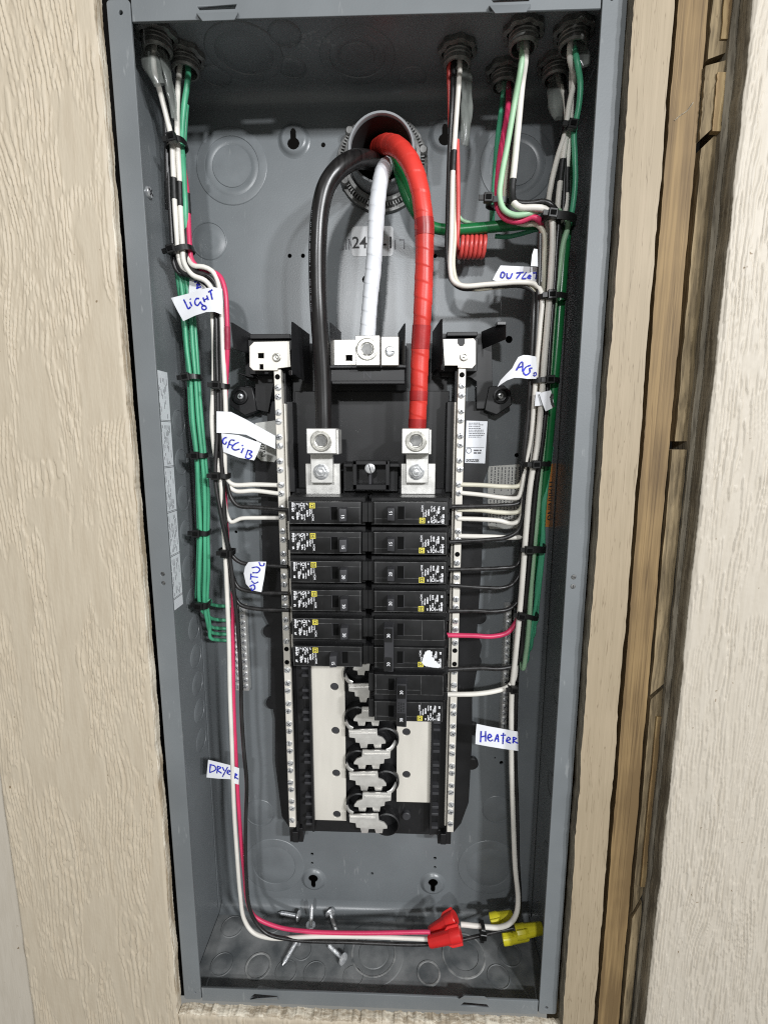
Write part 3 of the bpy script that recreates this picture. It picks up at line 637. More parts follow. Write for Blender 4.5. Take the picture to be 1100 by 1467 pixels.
# neutral bars
NB = []
SCN = screw_mesh('screw', .0030, .0016, cross=False, hexr=0)
SCN2 = screw_mesh('screw', .0030, .0016, cross=True)
TAP = MB().lathe([(.0024, -.001), (.0024, .0002), (.0019, .00025)], (0, 0, 0), n=16).mesh('empty_tap', 'hole', smooth=30)
for side, (xt, yt), (xb_, yb_) in ((0, (396.5, 529), (419.5, 1186)), (1, (660.5, 526), (646.0, 1193))):
    a = U(xt, yt, 40); b = U(xb_, yb_, 40); xm = (a.x + b.x) / 2; hw = .0034
    s = MB(); s.box(xm - hw, xm + hw, -.040, -.031, b.z, a.z); nb = s.build('neutral_bar', 'tin', pi_, bevel=.0005)
    nb['label'] = 'tin-plated neutral bar %s' % ('on the side of the blue-labelled LIGHT wires' if side == 0 else 'beside the white data sticker')
    s = MB(); sx = 1 if side == 0 else -1; s.box(xm + sx * (hw + .0006), xm + sx * (hw + .0022), -.036, -.028, b.z + .004, a.z - .030); s.build('bar_backing', 'tin', nb, bevel=.0003)
    s = MB(); s.box(xm - hw - .002, xm + hw + .002, -.0305, -.009, b.z - .002, a.z); s.build('bar_rail', 'black', nb, bevel=.0005)
    z = a.z - .0075; n = 0
    place('empty_tap', TAP, (xm, -.0401, z + .001), nb)
    z -= .0085
    while z > b.z + .004:
        pr_ = (z, z - .0082)
        for zz in pr_:
            if zz < b.z + .003: continue
            n += 1
            if n in (24, 25) or (side == 1 and n in (15,)): place('empty_tap', TAP, (xm, -.0401, zz), nb); continue
            place('screw', random.choice((SCN, SCN2)), (xm + random.uniform(-.0003, .0003), -.0401 + random.uniform(0, .0006), zz), nb, (0, random.uniform(0, PI), 0))
        z -= .0222
    NB.append((nb, xm))
# plates on top of the bars
pl = [(358, 496), (364, 490), (414, 489), (416, 525), (398, 527), (397, 530), (363, 530), (358, 525)]
lp = plate('neutral_plate', PX(pl, 42), [PX([(369, 505), (378.5, 505), (378.5, 513.5), (369, 513.5)], 42), PX([(371.5, 521), (377.5, 521), (378, 529.6), (371, 529.6)], 42)], 42, 40.3, 'tin', pi_, .25)
pr2 = [(635, 486), (655, 486), (655, 492), (658, 496), (663, 496), (666, 492), (666, 485.5), (678, 485), (681, 489), (681, 521), (676, 527), (656, 526), (656, 523), (637, 523)]
rp = plate('neutral_plate', PX(pr2, 42), [], 42, 40.3, 'tin', pi_, .25)
BOLT = MB().lathe([(.0038, -.001), (.0038, .0012), (.0033, .0018), (.0026, .0019), (.0024, .0006), (.0012, .0004), (.0011, .0014), (.0003, .0016)], (0, 0, 0), n=20).mesh('plate_bolt', 'lugin')
place('plate_bolt', BOLT, U(396.5, 512, 42.1), lp); place('plate_bolt', BOLT, U(664.5, 511, 42.1), rp)
# main neutral lug in its black tray
ntray = bx('neutral_tray', 476, 495, 582, 560, 18, 6, 'black')
for (a, b, c, e) in (((472, 461), (473, 523), (486, 523), (486, 474)), ((581, 462), (580, 523), (572, 520), (572, 476))):
    s = MB(); p = [U(*a, 56), U(*b, 56), U(*c, 30), U(*e, 30)]; r = [v + Vector((.0015 if a[0] < 500 else -.0015, .003, 0)) for v in p]; s.hexa(p, r); s.build('tray_side', 'black', ntray, bevel=.0003)
a_ = pxbox(474, 525, 580, 550, 50); s = MB(); s.box(a_[0], a_[1], -.050, -.046, a_[2], a_[3]); tf = s.build('tray_front', 'black', ntray, bevel=.0005)
x0, x1, z0, z1 = pxbox(472, 522, 582, 527, 54); s = MB(); s.box(x0, x1, -.054, -.016, z0, z1); s.build('tray_lip', 'black', ntray, bevel=.0006)
x0, x1, z0, z1 = pxbox(475, 545, 580, 550, 53); s = MB(); s.box(x0, x1, -.053, -.046, z0, z1); s.build('tray_lip', 'black', ntray, bevel=.0006)
me = text_mesh('moulded_letter', 'N', .0105, 'toggle'); me.transform(Matrix.Translation(U(526, 537, 50.2)) @ Matrix.Rotation(PI / 2, 4, 'X')); link('moulded_letter', me, tf)
x0, x1, z0, z1 = pxbox(476, 487, 509, 523, 47); plate('neutral_strap', [(x0, z0), (x1 + .02, z0), (x1 + .02, z1), (x0, z1)], [PX([(495, 508), (505, 508), (505, 517), (495, 517)], 47)], 47, 45, 'tin', ntray, .2)
def lug(name, x0, y0, x1, y1, d0, d1, sx, sy, r, parent, hexs=True):
    o = bx(name, x0, y0, x1, y1, d0, d1, 'alu', parent, bevel=.0006)
    q = U(sx, sy, d0); s = MB(); s.lathe([(r * 1.12, -.001), (r * 1.12, .0004), (r * 1.02, .0006), (r * .98, .0001), (r * .9, .0001), (r * .86, .0007), (r * .70, .0007), (r * .62, -.0004 + .0006), (r * .56, .00012), (r * .1, .00014)], q, n=30)
    s.build('set_screw', 'lugin', o)
    s = MB(); s.lathe([(r * .60, .00072), (r * .58, .0009), (r * .5, .00082)], q, n=6); s.build('hex_socket', 'dzinc', o)
    return o
lug('neutral_lug', 509, 480, 544, 523, 62, 40, 526, 500, .0085, ntray)
o = bx('neutral_terminal', 546, 482, 571, 523, 60, 40, 'tin', ntray, bevel=.0005)
place('screw', screw_mesh('screw', .0045, .0012), U(558.5, 503, 60.1), o, (0, .05, 0), 1.0)
# phase lugs
for x0, x1, sx, lab in ((439, 484, 460, 'lug clamping the thick black cable'), (575.5, 617, 596, 'lug clamping the red taped cable')):
    lo = lug('phase_lug', x0, 613.5, x1 - 2, 650, 66, 44, sx, 631.5, .0085, pi_); lo['label'] = lab
    bx('lug_body', x0 + 3, 615, x1 + 1, 651, 62, 40, 'alu', lo)
    tb = bx('lug_tongue', x0 + 6, 650, x0 + 38, 692, 50, 44, 'alu', lo)
    bar = bx('bus_strap', x0 - 1, 664, x0 + 48, 708, 43, 38, 'alu', lo)
    q = U(x0 + 21, 676, 50); s = MB(); s.lathe([(.0072, -.0005), (.0072, .0007), (.0060, .0011), (.0056, .0014)], q, n=30); s.build('washer', 'zinc', tb)
    s = MB(); s.lathe([(.0046, .001), (.0046, .0040), (.0042, .0046)], q, n=6); s.lathe([(.0022, .0046), (.0022, .0052), (.0006, .0056)], q, n=14); s.build('hex_bolt', 'zinc', tb)
# centre retainer between the lugs
cr_ = bx('centre_retainer', 492, 662, 570, 704, 30, 14, 'black')
for (a, b, c, e) in ((505, 660, 556, 666), (505, 694, 558, 702), (505, 660, 511, 702), (552, 660, 558, 702), (492, 664, 505, 669), (558, 664, 572, 669)):
    bx('retainer_frame', a, b, c, e, 46, 28, 'black', cr_)
bx('retainer_post', 528, 676, 532, 696, 44, 28, 'toggle', cr_)
place('screw', screw_mesh('screw', .0048, .0014), U(530, 671, 47), cr_, (0, 1.3, 0), 1.0)
# bus bars with rivet holes
BD = 31
for nm, o_, hs in (('bus_bar', [(443, 952), (492, 953), (497, 1176), (450, 1177)], [(479, 984), (480.5, 1047), (481.5, 1108), (482.5, 1167)]),
                   ('bus_bar', [(569, 1000), (619, 1000), (616, 1150), (568, 1149)], [(582, 1049), (582, 1110)])):
    q = PX(o_, BD); xl = (q[0][0] + q[3][0]) / 2; xr = (q[1][0] + q[2][0]) / 2; zt_, zb2 = q[0][1], q[2][1]
    bb = plate(nm, [(xl, zb2), (xr, zb2), (xr, zt_), (xl, zt_)], [circ(U(x, y, BD).x, U(x, y, BD).z, .0044, 20) for x, y in hs], BD, BD - 2.5, 'tin', pi_, .15)
    for x, y in hs:
        c = U(x, y, BD); s = MB(); s.lathe([(.0041, -.004), (.0041, -.0012), (.0036, -.0006), (.0012, -.0004)], c, n=18); s.build('rivet', 'toggle', bb)
c = U(582, 1168, 26); s = MB(); s.lathe([(.0046, -.004), (.0046, .002), (.0038, .0028)], c, n=18); s.build('rivet', 'toggle', dk)
# ribbed side rails beside the bus bars
for (xa_, ya_), (xb2, yb2), sg in (((430, 953), (440, 1190), 1), ((633, 1000), (627, 1195), -1)):
    a = U(xa_, ya_, 34); b = U(xb2, yb2, 34); xm = (a.x + b.x) / 2
    s = MB(); s.box(xm - .0095, xm + .0095, -.026, -.010, b.z, a.z + .02); rl = s.build('ribbed_rail', 'black', pi_, bevel=.0004)
    for dx in (-.0085, .0085):
        s = MB(); s.box(xm + dx - .0011, xm + dx + .0011, -.036, -.026, b.z, a.z + .02); s.build('rail_edge', 'black', rl, bevel=.0003)
    z = a.z - .004; k = 0
    while z > b.z + .003:
        s = MB(); s.box(xm - .0004, xm + sg * .0078, -.033, -.026, z - .0014, z + .0014); s.build('rib', 'toggle', rl, bevel=.0004)
        z -= (.0082 if k % 2 == 0 else .0162); k += 1
# breaker stabs: notched tin blades alternating left and right, with black barrels beside them
LST = [(145, 350), (390, 345), (395, 402), (440, 420), (465, 452), (465, 470), (430, 475), (424, 524), (370, 526), (360, 476), (310, 476), (300, 526), (248, 525), (238, 466), (205, 460), (200, 420), (150, 412)]
def stab(cxp, cyp, flip, pitch):
    k = .15 * pitch
    pts = [((x - 305) * k * (-1 if flip else 1) + cxp, (y - 435) * k + cyp) for x, y in LST]
    q = PX(pts, 42)
    if flip: q = q[::-1]
    me = plate_mesh('stab', q, [], 42.3, 40.4, 'stab', .05)
    zt2 = max(p[1] for p in q); zb3 = min(p[1] for p in q)
    for v in me.vertices:                     # blade leans back at its tips
        t = max(0, (zt2 - v.co.z) / (zt2 - zb3) - .35); v.co.y += t * t * .008
    o = link('stab', me, pi_)
    xs_ = [p[0] for p in q]; xa3, xb3 = (max(xs_) - .0105 * 2.6, max(xs_) - .001) if flip else (min(xs_) + .001, min(xs_) + .0105 * 2.6)
    s = MB(); s.lathe([(.0011, 0), (.0011, xb3 - xa3)], (xa3, -.0425, zt2 - .0042), axis=(1, 0, 0), n=10); s.build('pressed_bead', 'stab', o)
    # arm twisting back to its bus bar
    e = -1 if not flip else 1
    xe = min(xs_) if not flip else max(xs_)
    arm = crspline([(xe + e * .0048, -.0325, zt2 + .0040), (xe + e * .0030, -.0365, zt2 + .0032), (xe + e * .0002, -.0400, zt2 + .0012), (xe - e * .004, -.041, zt2 - .0006)], .0012)
    s = MB(); s.tube(arm, .0022, n=10, flat=.4); s.build('stab_arm', 'alu', o, smooth=50)
    return o
ys = [(945, 1, .95), (984, 0, .96), (1018, 1, .96), (1050, 0, .97), (1080, 1, .97), (1111, 0, .98), (1141, 1, .98), (1172, 0, 1.0)]
for y, fl, pt in ys:
    xc = 530 + (y - 1060) * .012 + (2 if fl else -4)
    stab(xc + (1 if fl else 0), y + 10, fl, 1.13 * pt)
for i, y in enumerate((966, 1030, 1092, 1153)):
    q = U(511 + i * 1.0, y, 36); s = MB(); s.lathe([(.0135, -.022), (.0135, .0), (.0122, .0008), (.0115, -.002), (.0112, -.014), (.001, -.014)], q, n=32); s.build('barrel', 'black', dk)
for i, y in enumerate((998, 1062, 1123, 1184)):
    q = U(552 + i * .6, y - 2, 36); s = MB(); s.lathe([(.0135, -.022), (.0135, .0), (.0122, .0008), (.0115, -.002), (.0112, -.014), (.001, -.014)], q, n=32); s.build('barrel', 'black', dk)
# data sticker and part-number sticker on the moulded base
x0, x1, z0, z1 = pxbox(667, 602.5, 698, 664, 9.4)
ds = plate('data_sticker', PX([(668, 602.5), (698, 603.5), (694.5, 663.8), (665.8, 663)], 9.5), [], 9.8, 9.3, 'sticker', pi_, .05)
s = MB(); blocks(s, x0 + .0025, x1 - .0025, z0 + (z1 - z0) * .60, z1 - .0015, 9, 10.0, False, .95, .45)
blocks(s, x0 + .008, x1 - .005, z0 + (z1 - z0) * .22, z0 + (z1 - z0) * .34, 2, 10.0, False, .95, .6)
s.box(x0 + .0005, x1 - .003, -.0100, -.0099, z0 + (z1 - z0) * .375, z0 + (z1 - z0) * .385); s.build('sticker_print', 'gink', ds, smooth=0)
q = U(671.5, 645.5, 10); s = MB(); s.lathe([(.0028, 0), (.0028, .0001), (.0022, .0001), (.0022, 0)], q, n=24, cap=False); s.build('listing_mark', 'gink', ds)
x0b, x1b, z0b, z1b = pxbox(667.5, 657.5, 686, 662, 10); s = MB(); s.box(x0b, x1b, -.0101, -.0099, z0b, z1b); o = s.build('maker_plate', 'bink', ds, smooth=0)
me = text_mesh('maker_word', 'SQUARE D', .0027, 'sticker'); me.transform(Matrix.Translation(((x0b + x1b) / 2, -.01015, (z0b + z1b) / 2)) @ Matrix.Rotation(PI / 2, 4, 'X')); link('maker_word', me, o)
ps = plate('part_number_sticker', PX([(366, 606), (396, 602), (398, 655), (393, 662), (374, 660), (369, 655)], 9.5), [], 9.8, 9.3, 'gsticker', pi_, .05)
me = text_mesh('part_number', '60753', .0065, 'bink'); me.transform(Matrix.Translation(U(376, 643, 10)) @ Matrix.Rotation(PI / 2, 4, 'X') @ Matrix.Rotation(-PI / 2 + .05, 4, 'Z')); link('part_number', me, ps)

# ------------------------------------------------------------------ ground bars
def ground_bar(x0, y0, x1, y1, rows, label, d):
    a = U(x0, y0, d); b = U(x1, y1, d); g = thing('ground_bar', label, 'ground bar', (b.x, -.001, b.z))
    for k in range(rows):
        X = (a.x + b.x) / 2 + (k - (rows - 1) / 2) * .0085; s = MB(); s.box(X - .0030, X + .0030, -d * .001, -.001 if k == 0 else -.004, b.z, a.z); o = s.build('bar', 'alu', g, bevel=.0004)
        z = a.z - .004
        while z > b.z + .003: place('screw', random.choice((SCN, SCN2)), (X, -d * .001 - .0001, z), o, (0, random.uniform(0, 3), 0), .85); z -= .0072
ground_bar(338, 868, 350, 990, 2, 'silver ground bar behind the white, red and black wires', 12)
ground_bar(735, 868, 727, 1052, 2, 'silver ground bar behind the wires above the HEATER label', 12)

# ------------------------------------------------------------------ breakers
FACE = 77.0
def bmesh_parts():
    P = {}
    L2, WD = .0350, .0125
    s = MB(); s.box(-L2, L2 - .0015, -.066, -.034, -WD, WD)
    P['case'] = s.mesh('case', 'breaker', bevel=.0005)
    s = MB(); s.prism([(-.0325, -.0098), (.0305, -.0098), (.0305, .0098), (-.0325, .0098)], -.066, -.0765); P['face'] = s.mesh('face', 'breaker', bevel=.0006, seg=2)
    s = MB(); s.box(.0308, L2 + .001, -.0725, -.045, -.0088, .0088); P['end_block'] = s.mesh('end_block', 'breaker', bevel=.0005)
    s = MB(); s.box(-.0328, -.0352, -.0705, -.045, -.0085, .0010); s.box(-.0352, -.0385, -.060, -.040, -.0105, -.002); s.box(-.0352, -.0372, -.056, -.040, .002, .0095); P['terminal_block'] = s.mesh('terminal_block', 'breaker', bevel=.0005)
    s = MB()
    for x0, x1, z0, z1 in ((-.0122, .0052, .0048, .0051), (.0158, .0302, .0048, .0051), (-.0324, .0304, .0093, .0096), (-.0324, .0304, -.0096, -.0093), (.0290, .0293, -.0095, .0095), (-.0322, -.0319, -.0095, .0095), (-.0125, -.0122, -.0095, .0095)):
        s.box(x0, x1, -.07655, -.0764, z0, z1)
    P['scribe_edge_highlight'] = s.mesh('scribe_edge_highlight', 'edgelight', smooth=0)  # scribe line, plus edge highlights drawn as paler grey strips
    s = MB(); s.box(.0044, .0098, -.07662, -.0764, -.0060, .0052); P['toggle_slot'] = s.mesh('toggle_slot', 'hole', smooth=0)
    s = MB(); s.box(.0036, .0043, -.0772, -.0764, -.0064, .0056); s.box(.0044, .0098, -.0770, -.0764, .0052, .0056); P['slot_frame'] = s.mesh('slot_frame', 'toggle', bevel=.0001)
    s = MB(); a = [(.0122, -.0765, -.0062), (.0190, -.0765, -.0062), (.0190, -.0765, .0052), (.0122, -.0765, .0052)]; b = [(.0126, -.0868, -.0058), (.0186, -.0858, -.0058), (.0186, -.0858, .0048), (.0126, -.0868, .0048)]
    s.hexa(b, a); P['toggle'] = s.mesh('toggle', 'toggle', bevel=.0006, seg=2)
    s = MB(); s.box(-.0140, -.0092, -.0767, -.0764, .0038, .0086, 0); s.box(-.0133, -.0099, -.07685, -.0764, .0045, .0079, 1); s.box(-.0128, -.0104, -.0770, -.0764, .0050, .0074, 0); s.box(-.0122, -.0110, -.07715, -.0764, .0056, .0068, 1)
    P['maker_mark'] = s.mesh('maker_mark', ['yellow', 'bink'], smooth=0)
    random.seed(5); s = MB(); Y0, Y1 = -.07665, -.0764
    def col(x, w, zs):
        for z0, z1 in zs:
            z = z1
            while z > z0: h = min(random.uniform(.0005, .0011), z - z0); s.box(x + random.uniform(0, .0003), x + w * random.uniform(.7, 1), Y0, Y1, z - h, z); z -= h + .00028
    col(-.0302, .0024, [(.0042, .0085), (.0004, .0038), (-.0062, -.0038)]); col(-.0240, .0010, [(.0046, .0085), (-.0030, .0020)]); col(-.0275, .0009, [(.0052, .0085), (.0028, .0046)])
    col(-.0262, .0021, [(-.0066, .0000), (.0066, .0078)]); col(-.0222, .0018, [(.0010, .0042), (-.0064, -.0020)]); col(-.0197, .0012, [(.0030, .0085), (-.0066, -.0012)])
    col(-.0175, .0016, [(.0062, .0080), (-.0040, .0016)]); col(-.0150, .0014, [(-.0030, .0030)])
    s.lathe([(.0016, .0764), (.0016, .07665), (.0010, .07665), (.0010, .0764)], (-.0212, 0, .0066), n=18, cap=False)
    P['printed_rating'] = s.mesh('printed_rating', 'wprint', smooth=0)
    for kk in (1, 2):
        s2 = MB(); s2.f = list(s.f); s2.mi = list(s.mi); s2.v = [(x + .0003 * math.sin(z * 2600 + kk * 2), y, z + .0004 * math.sin(x * 1500 + kk)) for x, y, z in s.v]; P['printed_rating%d' % kk] = s2.mesh('printed_rating', 'wprint', smooth=0)
    h = text_mesh('printed_word', 'HOM', .0024, 'wprint'); h.transform(Matrix.Translation((-.0112, -.0767, -.0044)) @ Matrix.Rotation(PI / 2, 4, 'X') @ Matrix.Rotation(-PI / 2, 4, 'Z')); P['printed_word'] = h
    h = text_mesh('printed_word', 'TYPE', .0020, 'wprint'); h.transform(Matrix.Translation((-.0122, -.0767, .0012)) @ Matrix.Rotation(PI / 2, 4, 'X') @ Matrix.Rotation(-PI / 2, 4, 'Z')); P['printed_type'] = h
    for n in ('15', '20', '30'):
        t = text_mesh('toggle_number', n, .0038, 'wprint'); t.transform(Matrix.Rotation(PI / 2, 4, 'X') @ Matrix.Rotation(-PI / 2, 4, 'Z')); P['n' + n] = t
    return P
BP = bmesh_parts()
def rotp(o, ang):      # slide of the toggle towards the other end of its slot
    o.location.x += ang
def breaker(x, z, right, amp, label, group, off=False, printed=True):
    b = thing('circuit_breaker', label, 'breaker', (x, 0, z), group, (0, PI if right else 0, 0))
    ca = link('case', BP['case'], b, True); fc = link('face', BP['face'], b, True)
    link('end_block', BP['end_block'], b, True); link('terminal_block', BP['terminal_block'], b, True)
    link('scribe_edge_highlight', BP['scribe_edge_highlight'], fc); sl_ = link('toggle_slot', BP['toggle_slot'], fc); sf = link('slot_frame', BP['slot_frame'], fc)
    t = link('toggle', BP['toggle'], b, True); n = link('toggle_number', BP['n' + amp], t); n.location = (.0156, -.08640, -.0015); n.rotation_euler = (0, 0, .165)
    if off: t.location.x -= .0102; sl_.location.x += .0078; sf.location.x += .0078
    if printed:
        for k in ('maker_mark', 'printed_rating' + random.choice(('', '1', '2')), 'printed_word', 'printed_type'): link(k.rstrip('12'), BP[k], fc).location = (random.uniform(-.0004, .0004), 0, random.uniform(-.0003, .0003))
    return b
PIT = .0267
XL, XR = -.0356, .0364
zc = [U(468, y, 70).z for y in (733, 776, 818, 858, 898, 936)]
z0_ = (zc[0] + zc[5]) / 2; PIT = (zc[0] - zc[5]) / 5
ZR = [z0_ + PIT * (2.5 - k) for k in range(9)]
lg = 'single-pole breakers in the two columns'
ordn = ['topmost', 'second', 'third', 'fourth', 'fifth', 'lowest']
for k, amp in enumerate(('15', '15', '20', '20', '20', '15')):
    lab = ['topmost black breaker on the side of the LIGHT label, toggle reading 15', 'second breaker from the top on the side of the LIGHT label, toggle reading 15',
           'third breaker from the top on the side of the LIGHT label, toggle reading 20', 'fourth breaker from the top on the side of the LIGHT label, toggle reading 20',
           'fifth breaker from the top on the side of the LIGHT label, toggle reading 20', 'switched-off breaker just above the long bare bus bar'][k]
    breaker(XL, ZR[k], False, amp, lab, lg, off=(k == 5))
for k, amp in enumerate(('15', '15', '20', '20')):
    lab = ['topmost breaker on the side of the HEATER label, toggle reading 15', 'second breaker from the top on the side of the HEATER label, toggle reading 15',
           'third breaker from the top on the side of the HEATER label, toggle reading 20', 'fourth breaker from the top, directly above the upper double-pole breaker'][k]
    breaker(XR, ZR[k], True, amp, lab, lg)
def double(k, label, off):
    zc_ = (ZR[k] + ZR[k + 1]) / 2; b = thing('circuit_breaker', label, 'breaker', (XR, 0, zc_), 'double-pole breakers with tied toggles', (0, PI, 0)); h = PIT / 2
    for i, dz in enumerate((-h, h)):      # local +z points down in the turned breaker
        ca = link('case', BP['case'], b, True); ca.location.z = dz; fc = link('face', BP['face'], b, True); fc.location.z = dz
        for nm in ('end_block', 'terminal_block'): o = link(nm, BP[nm], b, True); o.location.z = dz
        link('scribe_edge_highlight', BP['scribe_edge_highlight'], fc); a = link('toggle_slot', BP['toggle_slot'], fc); c = link('slot_frame', BP['slot_frame'], fc)
        if off: a.location.x += .0078; c.location.x += .0078
        if i == 1:
            for q in ('maker_mark', 'printed_rating', 'printed_word', 'printed_type'): link(q, BP[q], fc)
            if not off:
                s = MB(); pts = [(-.0262, .0088), (-.0160, .0078), (-.0128, .0050), (-.0140, -.0010), (-.0150, -.0050), (-.0180, -.0078), (-.0205, -.0070), (-.0215, -.0030), (-.0245, .0020), (-.0285, .0060), (-.0300, .0085)]
                pts2 = []
                for (xa_, za_), (xb_, zb_) in zip(pts, pts[1:] + pts[:1]):
                    for t in (0, .25, .5, .75): pts2.append((xa_ + (xb_ - xa_) * t + random.uniform(-.0006, .0006), za_ + (zb_ - za_) * t + random.uniform(-.0006, .0006)))
                s.prism(pts2, -.0769, -.0766); s.build('torn_label', 'paper', fc, smooth=0)
    s = MB(); s.box(-.0330, .0306, -.0735, -.060, -.0036, .0036); s.build('joining_ridge', 'breaker', b, True, bevel=.0005)
    x0, x1 = (.0130, .0212) if not off else (.0010, .0100)
    zz = h + .0075; yt = -.0885
    s = MB(); s.hexa([(x0, yt - .001, -zz), (x1, yt, -zz), (x1, yt, zz), (x0, yt - .001, zz)], [(x0 - .0004, -.0765, -zz), (x1 + .0004, -.0765, -zz), (x1 + .0004, -.0765, zz), (x0 - .0004, -.0765, zz)])
    tie = s.build('tied_toggle', 'toggle', b, True, bevel=.0006)
    for dz in (-h, h):
        s = MB(); s.box(x0 + .0011, x1 - .0011, yt - .0012, yt + .002, dz - .0062, dz + .0062); w = s.build('number_window', 'breaker', tie, bevel=.0003)
        n = link('toggle_number', BP['n30'], tie); n.location = ((x0 + x1) / 2, yt - .0013, dz)
    if off:
        s = MB(); blocks(s, x0 + .0016, x1 - .0012, -.0058, .0058, 3, 0, True, .95, .45, .4); 
        for i, v in enumerate(s.v): s.v[i] = (v[0], yt - .0009 + (v[1]) * .5, v[2])
        s.build('moulded_lettering', 'breaker', tie, smooth=0)
    return b
double(4, 'upper double-pole breaker with a torn white label beside the pink wire', False)
double(6, 'lower double-pole breaker with a lettered bar across its toggles', True)
# terminal pockets row along the bars' inner edge of both columns is part of each case (terminal_block)

# ------------------------------------------------------------------ connectors on the top wall
def connector(x, y, label, r=.0112):
    q = UZ(x, y, HH); c = thing('cable_connector', label, 'connector', q, 'cable connectors in the top wall')
    s = MB(); n = 8; R = r * 1.28; V = []; f = []
    prof = []
    for k in range(32):
        a = 2 * PI * k / 32; rr = R * (1.10 if k % 4 in (0, 1) else 1.0); prof.append((rr * math.cos(a), rr * math.sin(a)))
    m = len(prof); V = [(q.x + a, q.y + b, HH - .0003) for a, b in prof] + [(q.x + a, q.y + b, HH - .0042) for a, b in prof] + [(q.x + a * .8, q.y + b * .8, HH - .0052) for a, b in prof]
    f = [(k, (k + 1) % m, (k + 1) % m + m, k + m) for k in range(m)] + [(k + m, (k + 1) % m + m, (k + 1) % m + 2 * m, k + 2 * m) for k in range(m)]
    s.add(V, f); s.build('locknut', 'cfit', c, smooth=40)
    s = MB(); s.lathe([(r, .002), (r, .0060), (r * .94, .0066), (r, .0074), (r, .0088), (r * .94, .0094), (r, .0102), (r, .0125), (r * .9, .0138), (r * .78, .0138), (r * .74, .004), (.0004, .003)], (q.x, q.y, HH), axis=(0, 0, -1), n=28, cap=False)
    s.build('threaded_throat', 'cfit', c)
    return q
C = {}
for k, x, y, lab in (('L1', 224, 46, 'cable connector in the corner with the torn grey sheath'), ('L2', 265, 76, 'cable connector over the white and green wires near the LIGHT side'),
                     ('R1', 655, 68, 'cable connector over the wires that lead to the red coil'), ('R2', 750, 40, 'cable connector over the pale mint wire'),
                     ('R3', 722, 98, 'cable connector set back behind the mint wire'), ('R4', 822, 40, 'cable connector in the dark corner over the glossy green wire'), ('R5', 797, 88, 'cable connector set back in the dark corner')):
    C[k] = connector(x, y, lab)
def dz(q): return -q.y * 1000

# ------------------------------------------------------------------ wires
def path(pts): return crspline([U(x, y, d) for x, y, d in pts])
def wire(name, label, m, r, pts, group=None, tapes=(), pen=None, head=None):
    P = [U(x, y, d) for x, y, d in pts]
    if head: q = C[head]; P = [Vector((q.x + (P[0].x - q.x) * .25, q.y + (P[0].y - q.y) * .25, HH + .004))] + P
    P = crspline(P)
    sd = random.randint(0, 999); n = len(P)
    for i in range(1, n - 1):
        P[i] = P[i] + Vector((math.sin(i * .13 + sd), math.cos(i * .11 + sd * 2), 0)) * .00022
    s = MB(); s.tube(P, r * .001, n=10); o = s.build(name, m, None, smooth=60); tag(o, label, 'wire', group)
    for y0, y1, tm in tapes:      # sleeves: picture heights between which the wire is taped
        z0, z1 = sorted((U(pts[0][0], y0, pts[0][2]).z, U(pts[0][0], y1, pts[0][2]).z))
        seg = [q for q in P if z0 <= q.z <= z1]
        if len(seg) > 3:
            s = MB(); s.tube(seg, lambda l, a: r * .001 + .00045 + .00012 * math.sin(l * 900 + a), n=12); s.build('tape_wrap', tm, o, smooth=60)
    return o
LW = 'wires in the bundle on the LIGHT side'; RW = 'wires in the bundle on the HEATER side'
d1 = dz(C['L1']); d2 = dz(C['L2'])
# left bundle
wire('white_wire', 'white wire slanting out of the grey sheath and dropping past LIGHT to DRYER', 'white', 2.15, [(221, 100, d1), (232, 140, 60), (246, 200, 55), (248, 235, 54), (250, 290, 53), (254, 345, 53), (257, 372, 52), (268, 391, 50), (287, 401, 50), (300, 418, 50), (305, 460, 48), (306, 540, 46),
      (304, 600, 46), (307, 640, 46), (314, 680, 48), (319, 730, 46), (321, 770, 46), (324, 810, 47), (327, 900, 48), (330, 1000, 48), (333, 1100, 50), (337, 1190, 50), (344, 1280, 50), (350, 1318, 50), (362, 1336, 52), (385, 1344, 54), (450, 1342, 54), (530, 1343, 54), (618, 1346, 54)], tapes=[(238, 276, 'btape')], head='L1')
wire('white_wire', 'white wire from the second connector with a long black tape band above LIGHT', 'white', 2.15, [(258, 96, d2), (254, 150, 50), (254, 205, 52), (257, 255, 52), (259, 300, 52), (262, 350, 54), (264, 376, 54), (276, 394, 55), (294, 402, 54), (305, 418, 52), (312, 470, 43), (314, 550, 41), (314, 620, 41), (317, 662, 43), (326, 688, 46), (334, 694, 44), (365, 694, 42), (397, 695, 40)], tapes=[(261, 300, 'btape')], head='L2')
wire('white_wire', 'white wire crossing over the pink one at the bend above LIGHT', 'white', 2.1, [(262, 330, 46), (268, 366, 50), (277, 380, 54), (292, 382, 54), (304, 388, 53), (312, 402, 52), (317, 440, 51), (319, 500, 50), (322, 550, 50), (324, 610, 49), (322, 660, 48), (325, 692, 45), (336, 703, 43), (365, 703, 42), (399, 707, 40)])
wire('white_wire', 'short white wire curving to the neutral bar under the two upper ones near GFCi', 'white', 2.0, [(318, 690, 44), (324, 735, 44), (331, 748, 44), (344, 743, 43), (370, 742, 42), (400, 742, 40)])
wire('white_wire', 'white wire showing between the black wires just below the GFCi label', 'white', 2.0, [(309, 560, 44), (312, 640, 44), (317, 690, 50), (319, 725, 49), (323, 765, 45), (328, 790, 43)])
